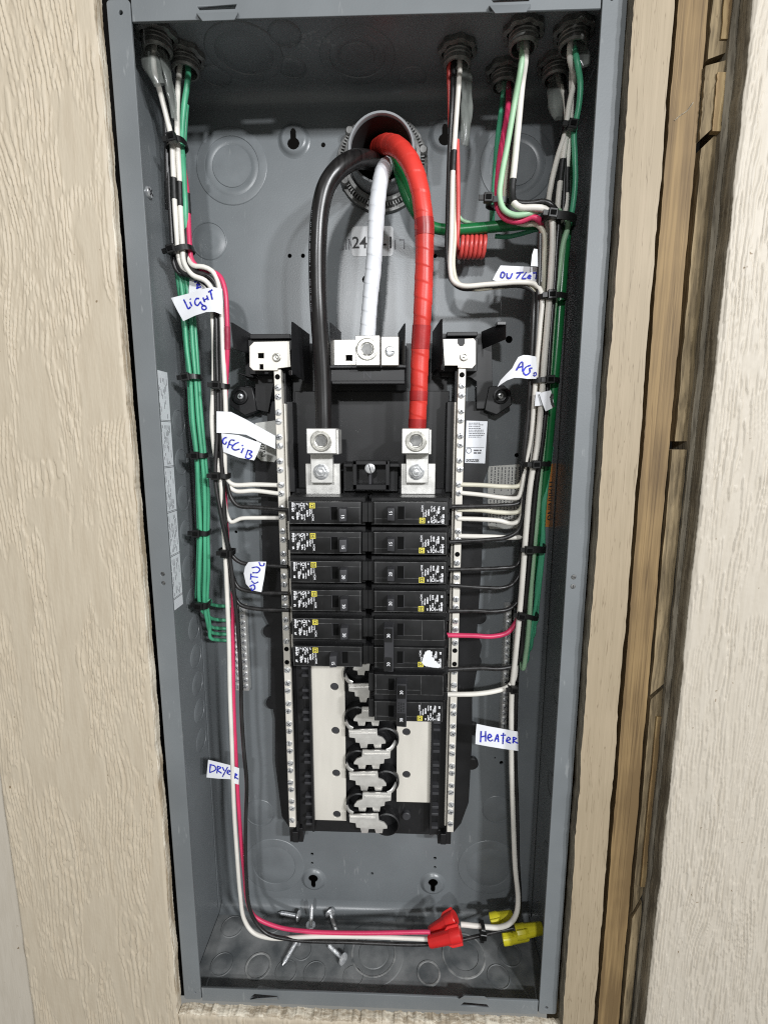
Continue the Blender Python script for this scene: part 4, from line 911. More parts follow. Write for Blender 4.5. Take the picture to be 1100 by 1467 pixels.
wire('pink_wire', 'pink-red wire arching beside LIGHT and running down past DRYER to the red connector', 'pink', 2.1, [(263, 240, 46), (267, 268, 48), (270, 310, 48), (272, 350, 50), (275, 372, 50), (288, 386, 49), (304, 389, 50), (315, 396, 52), (322, 414, 52), (325, 450, 52), (326, 500, 50), (324, 550, 46), (322, 600, 44), (322, 680, 42), (326, 780, 42), (333, 840, 42), (334, 920, 44), (334, 1000, 45), (338, 1080, 46), (341, 1150, 46), (350, 1250, 46), (354, 1290, 48), (363, 1312, 49), (395, 1328, 50), (440, 1335, 52), (520, 1337, 53), (616, 1336, 54)],
     tapes=[(276, 308, 'btape'), (470, 504, 'maroon')])
bl = [
 ('black wire at the outer side of the bend above LIGHT, feeding the top breaker', [(241, 200, 50), (242, 260, 50), (247, 345, 50), (248, 372, 50), (256, 390, 49), (278, 398, 48), (296, 408, 48), (304, 430, 48), (308, 500, 47), (310, 600, 46), (314, 660, 46), (325, 690, 46), (331, 712, 46), (341, 724, 46), (370, 727, 46), (414, 731, 47)]),
 ('black wire rounding the middle of the bend above LIGHT, dropping past the OUT label', [(246, 200, 48), (247, 260, 47), (251, 345, 48), (253, 374, 50), (262, 390, 51), (284, 400, 51), (299, 412, 51), (308, 440, 50), (311, 520, 49), (312, 600, 49), (309, 660, 50), (309, 690, 51), (317, 740, 52), (327, 790, 50), (335, 845, 50), (341, 900, 50), (344, 960, 50), (346, 1020, 50), (350, 1080, 50), (353, 1120, 50), (352, 1180, 50), (353, 1260, 51), (356, 1296, 52), (364, 1318, 53), (382, 1338, 55), (420, 1347, 56), (500, 1350, 56), (600, 1354, 56), (645, 1350, 52), (690, 1340, 50), (735, 1330, 50)]),
 ('black wire at the inner side of the bend above LIGHT, feeding the third breaker', [(268, 300, 46), (267, 350, 50), (268, 374, 52), (279, 389, 53), (297, 394, 53), (308, 404, 52), (314, 440, 51), (316, 520, 50), (317, 600, 49), (318, 680, 50), (321, 740, 49), (327, 780, 47), (334, 797, 45), (346, 806, 45), (370, 809, 46), (412, 812, 47)]),
 ('black wire leaving the bundle below the OUT label towards the fourth breaker', [(272, 350, 47), (272, 375, 50), (284, 390, 51), (300, 398, 51), (310, 410, 50), (317, 450, 49), (319, 540, 48), (320, 640, 48), (321, 720, 48), (327, 790, 47), (333, 825, 45), (342, 842, 45), (365, 848, 46), (412, 850, 47)]),
 ('lowest thin black wire leaving the bundle towards the fifth breaker', [(309, 430, 47), (313, 540, 45), (315, 660, 44), (318, 730, 45), (328, 800, 45), (335, 850, 45), (344, 866, 45), (365, 872, 46), (414, 874, 47)]),
]
for lab, p in bl: wire('black_wire', lab, 'blackw', 1.95, p, LW)
wire('black_wire', 'short black wire with a tape sleeve beside the steel wall above LIGHT', 'blackw', 2.2, [(236, 150, 56), (239, 200, 53), (240, 250, 50), (241, 300, 47)], tapes=[(250, 294, 'btape')])
# green bundle
gy = [(868, 322), (888, 324), (900, 326), (908, 322), (917, 322)]
for i in range(5):
    o = (i - 2) * 4.2; oo = (i - 2) * 3.9 + (.8, -1.0, .6, -.6, .4)[i]; dd = (38, 43, 37.5, 42, 38)[i]
    p = [(262 + i * 1.5, 150, 40), (258 + o * .6, 230, 40), (258 + o, 320, 42), (262 + o, 390, 42), (268 + o, 440, dd), (273 + oo, 500, dd), (277 + oo * .9, 541, dd), (281 + oo, 600, dd), (286.5 + oo * .85, 652, dd), (290 + oo, 710, dd), (291 + oo * .85, 762, dd), (290.5 + oo * 1.0, 815, dd), (290 + oo * .8, 864, dd - 4)]
    y, x = gy[i]
    p += [(294 + oo * .8, min(y - 12, 868 + (4 - i) * 0 + i * 7), dd - 8), (301 + i * .2, y - 3, 26), (312, y, 18), (x + 12, y + 1, 11)]
    if i == 0: p[-4] = (301, 860, 34)
    wire('green_wire', 'green wire of the wall-side bundle that reaches the ground bar %s' % ('highest', 'second highest', 'third highest', 'second lowest', 'lowest')[i], 'green', 1.8, p, 'green ground wires on the LIGHT side')
wire('green_wire', 'green wire leaving the second connector beside the white one', 'green', 2.3, [(270, 96, d2), (269, 118, d2 + 2), (264, 150, 48), (260, 200, 48), (263, 250, 50), (266, 300, 50), (267, 350, 46), (262, 390, 42), (266, 430, 38)], head='L2')
# right: first connector
dr1 = dz(C['R1'])
wire('white_wire', 'white wire from the first right connector turning sideways over the OUTLeT label', 'white', 2.1, [(658, 92, dr1), (655, 150, dr1 + 2), (651, 210, 46), (648, 260, 46), (646, 340, 46), (645, 385, 46), (649, 402, 47), (662, 409, 48), (700, 407, 50), (745, 404, 52), (766, 407, 54), (775, 420, 56), (773, 470, 55), (769, 520, 54), (766, 560, 53), (760, 630, 50), (753, 665, 48), (746, 705, 46), (742, 713, 45), (720, 713, 43), (690, 709, 42), (660, 706, 40)], RW, tapes=[(211, 247, 'btape')], head='R1')
wire('cream_wire', 'cream wire sagging under the white and black ones below the OUTLET label', 'cream', 2.1, [(654, 240, 41), (652, 330, 41), (649, 385, 42), (655, 405, 43), (672, 413, 44), (710, 411, 46), (745, 408, 48), (763, 414, 50), (768, 440, 50), (764.5, 500, 50), (761.5, 560, 49), (755, 640, 47), (748, 690, 44), (743, 696, 44), (720, 697, 43), (690, 695, 42), (660, 694, 40)], RW)
wire('black_wire', 'black wire from the first right connector turning sideways above the plate', 'blackw', 2.1, [(650, 92, dr1), (647, 150, dr1), (644, 210, 43), (642, 300, 42), (641, 380, 42), (646, 400, 43), (660, 412, 44), (700, 411, 46), (748, 409, 49), (764, 418, 50), (764, 445, 53), (760, 520, 52), (756, 600, 50), (750, 664, 48), (748, 712, 42), (741, 721, 44), (715, 724, 46), (690, 725, 46), (640, 726, 46)], RW, head='R1')
wire('red_wire', 'thin red wire leaving the first right connector', 'coil', 1.5, [(643, 92, dr1), (643, 130, dr1 - 3), (644, 180, 38), (650, 230, 38), (655, 280, 40)], head='R1')
# coil
s = MB(); a = U(655, 180, 42); P = [U(655, 200, 43), U(656, 260, 43), (U(656, 320, 42)), U(655, 350, 38)]
x0, x1, _, _ = pxbox(658, 337, 696, 368, 26); ctr = U(677, 352, 26); R_ = .0092
for k in range(0, 6 * 24 + 1):
    t = k / 24; an = 2 * PI * t + PI * .6
    P.append(Vector((x0 + (x1 - x0) * t / 6, ctr.y + R_ * .8 * math.sin(an), ctr.z + R_ * math.cos(an))))
s.tube(crspline(P, .0012), .00185, n=10); tag(s.build('red_wire', 'coil', None, smooth=60), 'thin red wire ending in a coiled spare length beside the red cable', 'wire')
# right: second and third connectors
dr2, dr3, dr4, dr5 = dz(C['R2']), dz(C['R3']), dz(C['R4']), dz(C['R5'])
wire('mint_wire', 'pale mint green wire bending across to the bundle from the second right connector', 'mint', 2.35, [(749, 62, dr2), (746, 95, dr2), (736, 150, 56), (726, 210, 54), (719, 250, 54), (716, 282, 54), (722, 300, 55), (737, 308, 56), (760, 305, 56), (780, 300, 54), (800, 302, 50), (813, 318, 50), (806, 350, 50), (800, 400, 50), (794, 440, 50), (788, 510, 50), (784, 560, 49), (778, 640, 48), (773, 690, 47), (767, 760, 46), (762, 830, 45), (757, 900, 42), (753, 935, 38), (749, 958, 34), (744, 950, 24)], head='R2')
wire('white_wire', 'thick white wire of the right bundle running down through the HEATER label', 'white', 2.6, [(753, 80, dr2), (748, 120, 54), (743, 170, 53), (736, 240, 53), (733, 275, 54), (736, 290, 57), (746, 297, 58), (764, 297, 60), (780, 299, 61), (790, 310, 60), (792, 340, 59), (789, 390, 58), (786, 430, 57), (781, 500, 56), (777, 560, 56), (769, 640, 55), (760, 690, 54), (753, 770, 53), (748, 830, 52), (743, 890, 50), (738, 945, 48), (733, 990, 46), (732, 1040, 46), (733, 1100, 46), (735, 1180, 46), (738, 1240, 47), (742, 1290, 50), (739, 1310, 52), (730, 1323, 52), (714, 1329, 50), (690, 1328, 48), (660, 1325, 46)], RW, tapes=[(245, 288, 'btape')], head='R2')
wire('black_wire', 'black wire hugging the white one over the top of the right bundle', 'blackw', 2.3, [(752, 85, dr2 - 3), (748, 130, 50), (740, 190, 49), (731, 255, 49), (731, 276, 51), (740, 289, 54), (760, 291, 56), (780, 289, 58), (793, 297, 57), (799, 312, 55), (797, 350, 54), (793, 420, 53), (788, 490, 53), (783, 560, 52), (776, 640, 51), (768, 700, 50), (760, 780, 49), (754, 850, 48), (749, 900, 46), (746, 935, 44), (738, 952, 44), (715, 958, 46), (690, 957, 46), (638, 960, 46)], RW, head='R2')
wire('green_wire', 'dark green wire dropping behind the mint one to the thick green wire', 'green', 2.2, [(722, 118, dr3), (720, 140, 20), (713, 200, 28), (708, 260, 34), (705, 300, 32), (704, 330, 24)], head='R3')
wire('pink_wire', 'pink-red wire curving beside the mint one into the right bundle', 'pink', 2.35, [(728, 130, dr3), (726, 165, 30), (717, 220, 44), (712, 270, 48), (713, 298, 49), (724, 313, 50), (744, 317, 52), (762, 311, 55), (771, 314, 56), (776, 330, 44), (781, 420, 38), (776, 500, 38), (768, 620, 36), (760, 740, 36), (752, 830, 38), (744, 880, 40), (737, 895, 42), (726, 907, 43), (705, 912, 45), (680, 911, 46), (640, 910, 46)], RW, head='R3')
wire('cream_wire', 'cream wire half hidden behind the mint one, joining the bundle under the pink bend', 'cream', 2.1, [(727, 215, 46), (722, 270, 44), (721, 298, 44), (732, 314, 46), (752, 321, 48), (768, 321, 50), (778, 332, 50), (779, 380, 50), (778, 430, 44), (776, 500, 40), (771, 560, 40), (762, 640, 42), (753, 690, 46), (748, 724, 44), (742, 733, 44), (715, 734, 43), (690, 731, 42), (656, 730, 40)], RW)
# right: corner connectors
wire('green_wire', 'glossy green wire bowing out of the dark corner connector', 'green', 2.25, [(823, 66, dr4), (827, 90, dr4 + 2), (831, 118, 60), (829, 150, 58), (822, 188, 56), (823, 220, 55), (824, 260, 53), (820, 300, 50), (813, 330, 46), (806, 380, 42), (800, 440, 42), (795, 500, 42)], head='R4')
wire('dark_green_wire', 'darker green wire behind the glossy one in the corner bundle', 'dgreen', 2.2, [(815, 196, 46), (819, 230, 45), (821, 270, 44), (817, 315, 44), (811, 360, 42), (804, 430, 40)])
wire('white_wire', 'white wire from the dark corner passing the tape band nearest the mint wire', 'white', 2.2, [(816, 80, dr4), (822, 110, 52), (815, 150, 54), (808, 195, 53), (800, 220, 52), (790, 262, 52), (785, 295, 48), (783, 330, 46), (781, 400, 42), (778, 440, 40), (775, 520, 40), (768, 600, 40), (756, 670, 46), (750, 720, 45), (746, 743, 44), (735, 750, 44), (715, 746, 43), (690, 744, 42), (656, 743, 40)], RW, head='R4')
wire('white_wire', 'white wire from the recessed corner connector with a wide black tape band', 'white', 2.3, [(800, 110, dr5), (810, 140, 40), (812, 170, 48), (810, 200, 52), (804, 240, 51), (799, 290, 51), (797, 330, 46), (788, 420, 40), (783, 500, 38), (776, 600, 38), (765, 690, 40), (757, 750, 43), (748, 768, 43), (735, 770, 43), (700, 769, 42), (656, 768, 40)], RW, tapes=[(246, 283, 'btape')], head='R5')
wire('white_wire', 'white wire between the taped wires and the corner greens', 'white', 2.1, [(819, 100, 46), (818, 150, 50), (815, 200, 51), (812, 240, 50), (811, 290, 50), (807, 312, 52), (799, 322, 50), (794, 360, 46)], RW, tapes=[(240, 283, 'btape')])
wire('black_wire', 'black wire between the taped white wires in the corner bundle', 'blackw', 2.0, [(806, 110, dr5), (813, 150, 46), (813, 200, 49), (808, 250, 50), (806, 300, 50), (801, 340, 49), (796, 400, 48), (790, 480, 47), (782, 560, 46), (770, 640, 45), (760, 690, 46), (750, 735, 46), (742, 760, 46), (725, 770, 46), (700, 773, 46), (670, 775, 46), (638, 777, 47)], RW, head='R5')
for lab, p in (('black wire reaching the third breaker on the HEATER side', [(773, 335, 55), (772, 380, 55), (770, 440, 54), (766.5, 520, 53), (761, 610, 50), (754, 680, 47), (747, 760, 44), (745, 795, 42), (740, 810, 43), (715, 814, 46), (690, 815, 46), (638, 816, 47)]),
               ('short grey-black wire reaching the fourth breaker on the HEATER side', [(752, 760, 40), (745, 820, 40), (735, 836, 42), (720, 842, 45), (695, 842, 46), (636, 838, 47)]),
               ('black wire reaching the upper double-pole breaker', [(756, 780, 42), (750, 830, 42), (742, 860, 42), (730, 872, 44), (705, 876, 46), (680, 875, 46), (636, 876, 47)])):
    wire('black_wire', lab, 'blackw', 1.95, p, RW)
wire('white_wire', 'white wire reaching the lower double-pole breaker above HEATER', 'white', 2.4, [(739, 940, 42), (736, 972, 44), (727, 984, 46), (710, 990, 47), (685, 994, 48), (660, 995, 48), (638, 995, 47)])
wire('black_wire', 'black wire running behind the white one down to the yellow connectors', 'blackw', 2.0, [(746, 900, 42), (740, 980, 40), (738, 1050, 40), (740, 1140, 40), (742, 1230, 42), (745, 1290, 44), (742, 1315, 46), (735, 1328, 46)])
wire('dark_green_wire', 'thick glossy green ground cable from the conduit into the right bundle', 'dgreen', 4.6, [(563, 215, -20), (567, 232, 20), (574, 255, 34), (585, 285, 36), (600, 310, 34), (620, 325, 32), (650, 329, 32), (690, 326, 34), (730, 322, 36), (765, 320, 38), (795, 322, 40), (808, 340, 42), (806, 380, 43), (801, 440, 43), (797, 500, 43), (792, 560, 42), (786, 620, 40), (780, 680, 38), (772, 750, 36), (764, 810, 30), (754, 850, 22), (742, 880, 14)])
for i, (x, y) in enumerate(((766, 912), (762, 930), (757, 948), (770, 894))):
    wire('green_wire', 'green wire of the right bundle that turns to the ground bar %s' % ('second highest', 'second lowest', 'lowest', 'highest')[i], 'green', 1.9, [(790 - i * 1.5, 640, 38), (781 - i, 710, 40), (776 + i * .6, 780, 40), (769 + i * 1.2, 840, 38), (x, y - 25, 34), (x - 3, y, 26), (x - 14, y + 6, 16), (x - 24, y + 4, 11)], 'green ground wires on the HEATER side')
wire('green_wire', 'teal green wire tucked under the thick green cable', 'green', 1.9, [(709, 338, 24), (725, 339, 24), (745, 335, 26), (770, 328, 30), (795, 326, 34)])
wire('mint_wire', 'thin pale green wire passing behind the black one above the coil', 'mint', 1.7, [(704, 318, 22), (690, 321, 20), (672, 319, 20), (660, 314, 22), (652, 300, 24)])

# heavy service cables
def cable(name, label, m, r, pts, wrap=None, group=None):
    P = crspline([U(x, y, d) for x, y, d in pts], .0007)
    if wrap:
        pitch, amp = wrap
        ph = [random.uniform(-.06, .06) for _ in range(200)]
        def rad(l, a):
            u = l / pitch + a / (2 * PI) + .12 * math.sin(l * 60); f = u - math.floor(u)
            return r * .001 + amp * .001 * (f - .5) + .00012 * math.sin(a * 2 + l * 130)
    else: rad = lambda l, a: r * .001 + .00008 * math.sin(l * 70 + a)
    s = MB(); s.tube(P, rad, n=36); o = s.build(name, m, None, smooth=70 if not wrap else 24)
    return tag(o, label, 'cable')
cable('service_cable', 'thick black service cable looping from the conduit to its lug', 'maincable', 7.4, [(552, 240, -45), (543, 236, 0), (524, 228, 36), (505, 229, 52), (484, 243, 60), (468, 266, 62), (459, 300, 62), (455, 350, 61), (455, 400, 59), (457, 450, 57), (460, 500, 54), (463, 560, 52), (464, 600, 52), (464, 622, 52)])
cable('service_cable', 'white taped neutral service cable in the middle of the box', 'wtape', 6.7, [(553, 230, -45), (553, 236, 0), (551, 240, 26), (546, 254, 42), (541, 285, 48), (538, 330, 50), (535, 380, 50), (530, 430, 51), (527, 470, 51), (526, 490, 51)], (.0118, .40))
cable('service_cable', 'red taped service cable curving from the conduit to its lug', 'red', 7.6, [(530, 215, -40), (545, 209, 5), (557, 206, 34), (572, 212, 52), (587, 231, 60), (598, 258, 63), (605, 295, 64), (608, 340, 63), (607, 400, 61), (605, 450, 59), (602, 500, 56), (600, 560, 54), (598, 600, 53), (597, 622, 52)], (.0135, .36))

def band(parent, m, r, pts):
    s = MB(); s.tube(crspline([U(*q) for q in pts], .0012), r * .001, n=28); return s.build('tape_band', m, parent, smooth=60)
rc = [o for o in COL.objects if o.name.startswith('service_cable')][-1]
band(rc, 'red2', 7.95, [(607.2, 314, 63.8), (608, 326, 63.4), (608, 338, 63)])
band(rc, 'red2', 7.95, [(604.1, 466, 58.2), (602.9, 484, 57), (602, 500, 56)])
band(rc, 'red2', 7.95, [(600, 560, 54), (599.3, 574, 53.7)])
band(rc, 'red2', 7.95, [(598, 600, 53), (597.4, 612, 52.5)])
bc = [o for o in COL.objects if o.name.startswith('service_cable')][0]
s = MB(); random.seed(3)
pp = crspline([U(x, y, d) for x, y, d in [(459, 300, 62), (455, 350, 61), (455, 400, 59), (457, 450, 57)]], .0014)
for i in range(2, len(pp) - 1, 1):
    if random.random() < .72:
        q = pp[i] + Vector((-.0052, -.0053, 0)); w = random.uniform(.0004, .0007)
        s.box(q.x - w, q.x + w, q.y - .00012, q.y + .0004, q.z - .0004, q.z + .0004)
s.build('jacket_print', 'gink', bc, smooth=0)
# cable sheaths hanging from the connectors
def sheath(label, pts, r, flat, head):
    P = [U(*q) for q in pts]; q = C[head]; P = [Vector((q.x, q.y, HH - .010))] + P; P = crspline(P, .002)
    n = len(P); L = sum((P[i + 1] - P[i]).length for i in range(n - 1))
    s = MB(); s.tube(P, lambda l, a: r * .001 * (1 + .10 * math.sin(l * 300 + 2 * a) + .08 * math.sin(3 * a + l * 90)) * (1 if l < L * .7 else 1 - .55 * (l / L - .7) / .3 * (1 if math.cos(a + 1) > 0 else .3)), n=18, flat=flat, cap=False)
    return tag(s.build('cable_sheath', 'sheath', None, smooth=70), label, 'cable sheath', 'torn cable sheaths')
sheath('torn translucent sheath hanging in the corner above LIGHT', [(214, 75, d1), (220, 100, d1 + 2), (226, 122, d1 + 1)], 6.5, .5, 'L1')
sheath('long pointed sheath flap beside the slanting white wire', [(231, 70, d1 - 3), (240, 110, d1 - 4), (246, 140, d1 - 6), (249, 170, d1 - 8)], 5.2, .4, 'L1')
sheath('clear sheath strip beside the white wire of the first right connector', [(664, 95, dr1 - 2), (668, 140, dr1 - 4), (667, 175, dr1 - 4), (664, 208, dr1 - 5)], 5.0, .35, 'R1')
sheath('short sheath stub round the mint wire', [(750, 58, dr2), (749, 75, dr2)], 5.5, .6, 'R2')
sheath('short sheath stub round the glossy green wire', [(827, 65, dr4), (836, 95, dr4)], 6.0, .45, 'R4')
sheath('drooping dark sheath in the recessed corner', [(798, 115, dr5), (795, 145, dr5 + 8), (799, 170, dr5 + 10)], 7.0, .5, 'R5')
sheath('short sheath stub behind the mint wire', [(721, 115, dr3), (720, 132, dr3)], 6.5, .6, 'R3')

# ------------------------------------------------------------------ cable ties
def tie(x, y, hwp, d, ry, tilt, label, hx=0.0, w=4.4, head=True):
    c = U(x, y, d); rx = (U(x + hwp, y, d) - U(x - hwp, y, d)).length / 2; t = thing('cable_tie', label, 'cable tie', c, 'black cable ties')
    Rt = Matrix.Rotation(math.radians(-tilt), 3, 'Y'); n = 36; V = []; f = []; th = .0011; h = w * .0005
    for k in range(n):
        a = 2 * PI * k / n; ca, sa = math.cos(a), math.sin(a); e = .72
        ux, uy = math.copysign(abs(ca) ** e, ca), math.copysign(abs(sa) ** e, sa)
        for r_, z in ((0, -h), (th, -h), (th, h), (0, h)):
            V.append(c + Rt @ Vector(((rx + r_) * ux, (ry * .001 + r_) * uy, z + math.sin(a * 3) * .0003)))
        p = k * 4; q = ((k + 1) % n) * 4
        f += [(p + j, q + j, q + (j + 1) % 4, p + (j + 1) % 4) for j in range(4)]
    s = MB(); s.add(V, f); s.build('band', 'tie', t, smooth=40)
    if head:
        hc = Rt @ Vector((hx * .001, -ry * .001 - .0022, 0)); q = c + hc
        s = MB(); s.box(-.0036, .0036, -.0026, .0022, -.0036, .0036); s.v = [tuple(q + Rt @ Vector(v)) for v in s.v]; hd = s.build('head', 'tie', t, bevel=.0005)
        s = MB(); s.box(-.0022, .0022, -.0027 - .0006, -.0024, -.0017, .0017); s.v = [tuple(q + Rt @ Vector(v)) for v in s.v]; s.build('head_slot', 'hole', hd)
        s = MB(); s.box(-.0078, -.0036, -.0012, .0004, -.0020, .0020); s.v = [tuple(q + Rt @ Vector(v)) for v in s.v]; s.build('tail', 'tie', t, bevel=.0002)
tie(253, 208, 12.5, 52, 8, 12, 'cable tie highest on the LIGHT side, under the torn sheath', 1)
tie(262, 360, 14, 51, 7, 14, 'cable tie at the bend just above the LIGHT label', -6)
tie(315, 553, 11.5, 48, 6, -3, 'cable tie round the bundle just above the GFCi label', 0)
tie(317, 681, 11, 48, 6.5, -2, 'cable tie just below the GFCi label', -2)
tie(325, 790, 10, 47, 6.5, -4, 'cable tie just above the OUT label', 1)
tie(277, 541, 9.5, 41.5, 7, 6, 'highest cable tie round the green bundle on the LIGHT side', -3)
tie(286.5, 652, 9, 41.5, 6.5, 0, 'second highest cable tie round the green bundle', -1)
tie(291, 762, 8.5, 41.5, 6.5, -4, 'third cable tie down the green bundle', -3)
tie(290, 864, 9, 39, 6.5, -10, 'lowest cable tie round the green bundle, where the wires fan out', 0, 6.5)
tie(797, 319, 24, 49, 13, -6, 'cable tie at the top of the right bundle under the white bend', -8, 6.5)
tie(787, 428, 21, 49, 10.5, 2, 'cable tie just below the OUTLET label', -2)
tie(778, 546, 20, 48, 10.5, 1, 'cable tie just below the AG label', 2)
tie(767, 664, 19, 47, 10.5, 1, 'cable tie above the grey warning sticker', -3)
tie(762, 784, 17, 46, 10, -2, 'cable tie below the grey warning sticker', -6, 6.5)
tie(754, 879, 15, 43, 9.5, -12, 'lowest wide cable tie of the right bundle', -8)
tie(814, 189, 9, 51, 7, -10, 'cable tie in the dark corner below the connectors', 0, 6)
tie(712, 291, 14, 48, 6.5, -2, 'cable tie holding the mint and pink wires', -9)
tie(734, 983, 6.5, 45, 5, 0, 'small cable tie on the wires above the HEATER label', 0, 5.5)
tie(690, 1330, 5.5, 49, 6, 82, 'small cable tie beside the red connectors at the bottom', 0, 4)

# ------------------------------------------------------------------ handwritten labels
def label(name, text, outline, dfun, sub=6, strokes=(), ink='ink', w=.0012, back=True):
    """paper flag: outline in picture points; dfun gives its distance from the back panel"""
    n = len(outline); bm = bmesh.new()
    cx = sum(p[0] for p in outline) / n; cy = sum(p[1] for p in outline) / n
    vs = [bm.verts.new((x, y, 0)) for x, y in outline]; bm.faces.new(vs)
    bmesh.ops.triangulate(bm, faces=bm.faces[:])
    for _ in range(4): bmesh.ops.subdivide_edges(bm, edges=[e for e in bm.edges if e.calc_length() > 4], cuts=1, use_grid_fill=False); bmesh.ops.triangulate(bm, faces=bm.faces[:])
    for v in bm.verts: v.co = U(v.co.x, v.co.y, dfun(v.co.x, v.co.y))
    bm.normal_update()
    r = bmesh.ops.solidify(bm, geom=bm.faces[:], thickness=.00018); bmesh.ops.recalc_face_normals(bm, faces=bm.faces)
    me = bpy.data.meshes.new(name); bm.to_mesh(me); bm.free(); me.materials.append(M['paper']); me.polygons.foreach_set('use_smooth', [True] * len(me.polygons)); me.set_sharp_from_angle(angle=math.radians(40))
    o = tag(link(name, me), text, 'paper label', 'handwritten wire labels')
    if strokes:
        s = MB()
        for st_ in strokes: stroke(s, st_, 0, w, dfun=dfun)
        s.build('handwriting', ink, o, smooth=0)
    return o
def Z(ox, oy, k): return lambda pts: [(ox + x * k, oy + y * k) for x, y in pts]
f = Z(230, 380, .16362)
label('wire_label', 'white paper flag with LiGHT written in blue', f([(92, 285), (200, 258), (330, 222), (400, 198), (470, 192), (538, 204), (545, 320), (538, 430), (470, 405), (400, 408), (300, 440), (200, 488), (140, 380)]),
      lambda x, y: 58 - 2.5 * math.cos((x - 245) * .05) - max(0, (x - 305)) * .25, strokes=[f(p) for p in
      ([(203, 297), (222, 335), (245, 378), (264, 362)], [(258, 318), (275, 358)], [(260, 290), (264, 298)], [(338, 290), (318, 288), (302, 310), (306, 340), (325, 350), (345, 325), (350, 318), (362, 340), (398, 360), (401, 376), (385, 388), (366, 380), (362, 362), (380, 350)],
       [(372, 280), (388, 320)], [(405, 262), (420, 302)], [(378, 304), (415, 286)], [(418, 234), (455, 212)], [(437, 224), (454, 298)])])
label('wire_label', 'small label with a blue mark peeking out behind the LiGHT flag', f([(256, 118), (385, 165), (420, 215), (400, 300), (250, 300), (248, 215)]), lambda x, y: 46 + (x - 270) * .1, strokes=[f(p) for p in ([(295, 145), (330, 140), (345, 162)], [(312, 168), (348, 170)], [(330, 140), (318, 206)], [(312, 200), (356, 186)])])
f = Z(200, 500, .2726)
label('wire_label', 'blank white label slanting across to the neutral bar above GFCi', f([(405, 327), (480, 330), (560, 370), (640, 415), (712, 455), (714, 525), (640, 490), (560, 450), (480, 442), (405, 440)]), lambda x, y: 54 - (x - 310) * .10)
label('wire_label', 'white flag with GFCi B written in blue', f([(430, 442), (520, 452), (640, 495), (622, 545), (602, 585), (520, 570), (440, 540)]), lambda x, y: 52.5 - (x - 318) * .05 + 1.0 * math.sin((x - 318) * .07),
      strokes=[f(p) for p in ([(458, 464), (442, 470), (438, 492), (450, 500), (458, 486)], [(500, 480), (480, 478), (462, 520)], [(472, 500), (490, 506)], [(522, 490), (502, 498), (486, 518), (500, 530), (526, 525)], [(538, 504), (543, 509)], [(546, 520), (534, 546)], [(570, 530), (556, 570)], [(568, 530), (592, 540), (576, 551), (590, 562), (574, 576), (556, 570)])])
label('wire_label', 'curled flag reading OUT sideways beside the thin black breaker wires', f([(572, 1120), (620, 1117), (665, 1118), (655, 1200), (640, 1278), (590, 1268), (560, 1235), (548, 1180), (555, 1145)]), lambda x, y: 52 + 3 * math.cos((x - 365) * .09),
      strokes=[f(p) for p in ([(628, 1120), (636, 1138), (652, 1138), (655, 1124)], [(590, 1150), (618, 1146), (632, 1158), (622, 1174), (594, 1176)], [(585, 1196), (622, 1200)], [(586, 1180), (584, 1212)], [(588, 1218), (604, 1232), (624, 1224)], [(578, 1248), (600, 1240), (606, 1258), (592, 1268), (586, 1254)])])
f = Z(250, 860, .2454)
label('wire_label', 'white flag with DRYeR written in blue, wrapped round the pink wire', f([(197, 932), (262, 948), (330, 965), (378, 982), (376, 1030), (375, 1077), (350, 1070), (325, 1045), (255, 1042), (187, 1035), (192, 985)]), lambda x, y: 49.5 + 1.2 * math.sin((x - 300) * .05) + (2.0 if x > 334 else 0) * 0,
      strokes=[f(p) for p in ([(210, 960), (206, 1006)], [(206, 960), (236, 970), (240, 990), (205, 1008)], [(252, 970), (248, 1012)], [(250, 970), (271, 978), (252, 992), (276, 1012)], [(280, 975), (291, 997)], [(311, 975), (280, 1032)], [(309, 1006), (326, 1000), (316, 992), (308, 1010), (326, 1021)], [(356, 1010), (352, 1042)], [(352, 1015), (366, 1020), (353, 1031), (373, 1046)])])
f = Z(680, 220, .15455)
label('wire_label', 'white flag with OUTLeT written in blue behind the sideways wires', f([(165, 1168), (200, 1100), (238, 1035), (400, 1042), (580, 1050), (622, 998), (622, 1185), (580, 1200), (380, 1220), (250, 1200)]), lambda x, y: 44 + (x - 705) * .11,
      strokes=[f(p) for p in ([(250, 1098), (240, 1140), (260, 1150), (278, 1112), (256, 1095), (248, 1104)], [(300, 1105), (300, 1145), (325, 1155), (350, 1105)], [(385, 1105), (452, 1098)], [(427, 1105), (386, 1157)], [(478, 1098), (440, 1155), (478, 1155)], [(495, 1141), (520, 1135), (506, 1125), (490, 1146), (522, 1156)], [(538, 1105), (578, 1103)], [(575, 1105), (563, 1162)])])
label('wire_label', 'blank end of a label standing up behind the OUTLeT flag', f([(548, 880), (582, 884), (585, 1045), (520, 1040), (530, 940)]), lambda x, y: 58)
f = Z(610, 440, .14545)
label('wire_label', 'curled white flag with AG written in blue', f([(705, 785), (735, 720), (790, 660), (850, 600), (880, 540), (910, 490), (960, 470), (1020, 474), (1085, 486), (1090, 600), (1085, 705), (1000, 705), (930, 695), (870, 695), (800, 720), (750, 752)]), lambda x, y: 55.5 + (x - 745) * .10 + 3 * math.sin((x - 712) * .055),
      strokes=[f(p) for p in ([(890, 622), (935, 545), (950, 540), (952, 632)], [(895, 602), (952, 580)], [(1032, 570), (985, 590), (960, 640), (985, 667), (1025, 637), (1020, 602), (1047, 600)], [(1060, 655), (1080, 640), (1087, 664), (1068, 677), (1058, 662)])], w=.0013)
f = Z(600, 250, .27273)
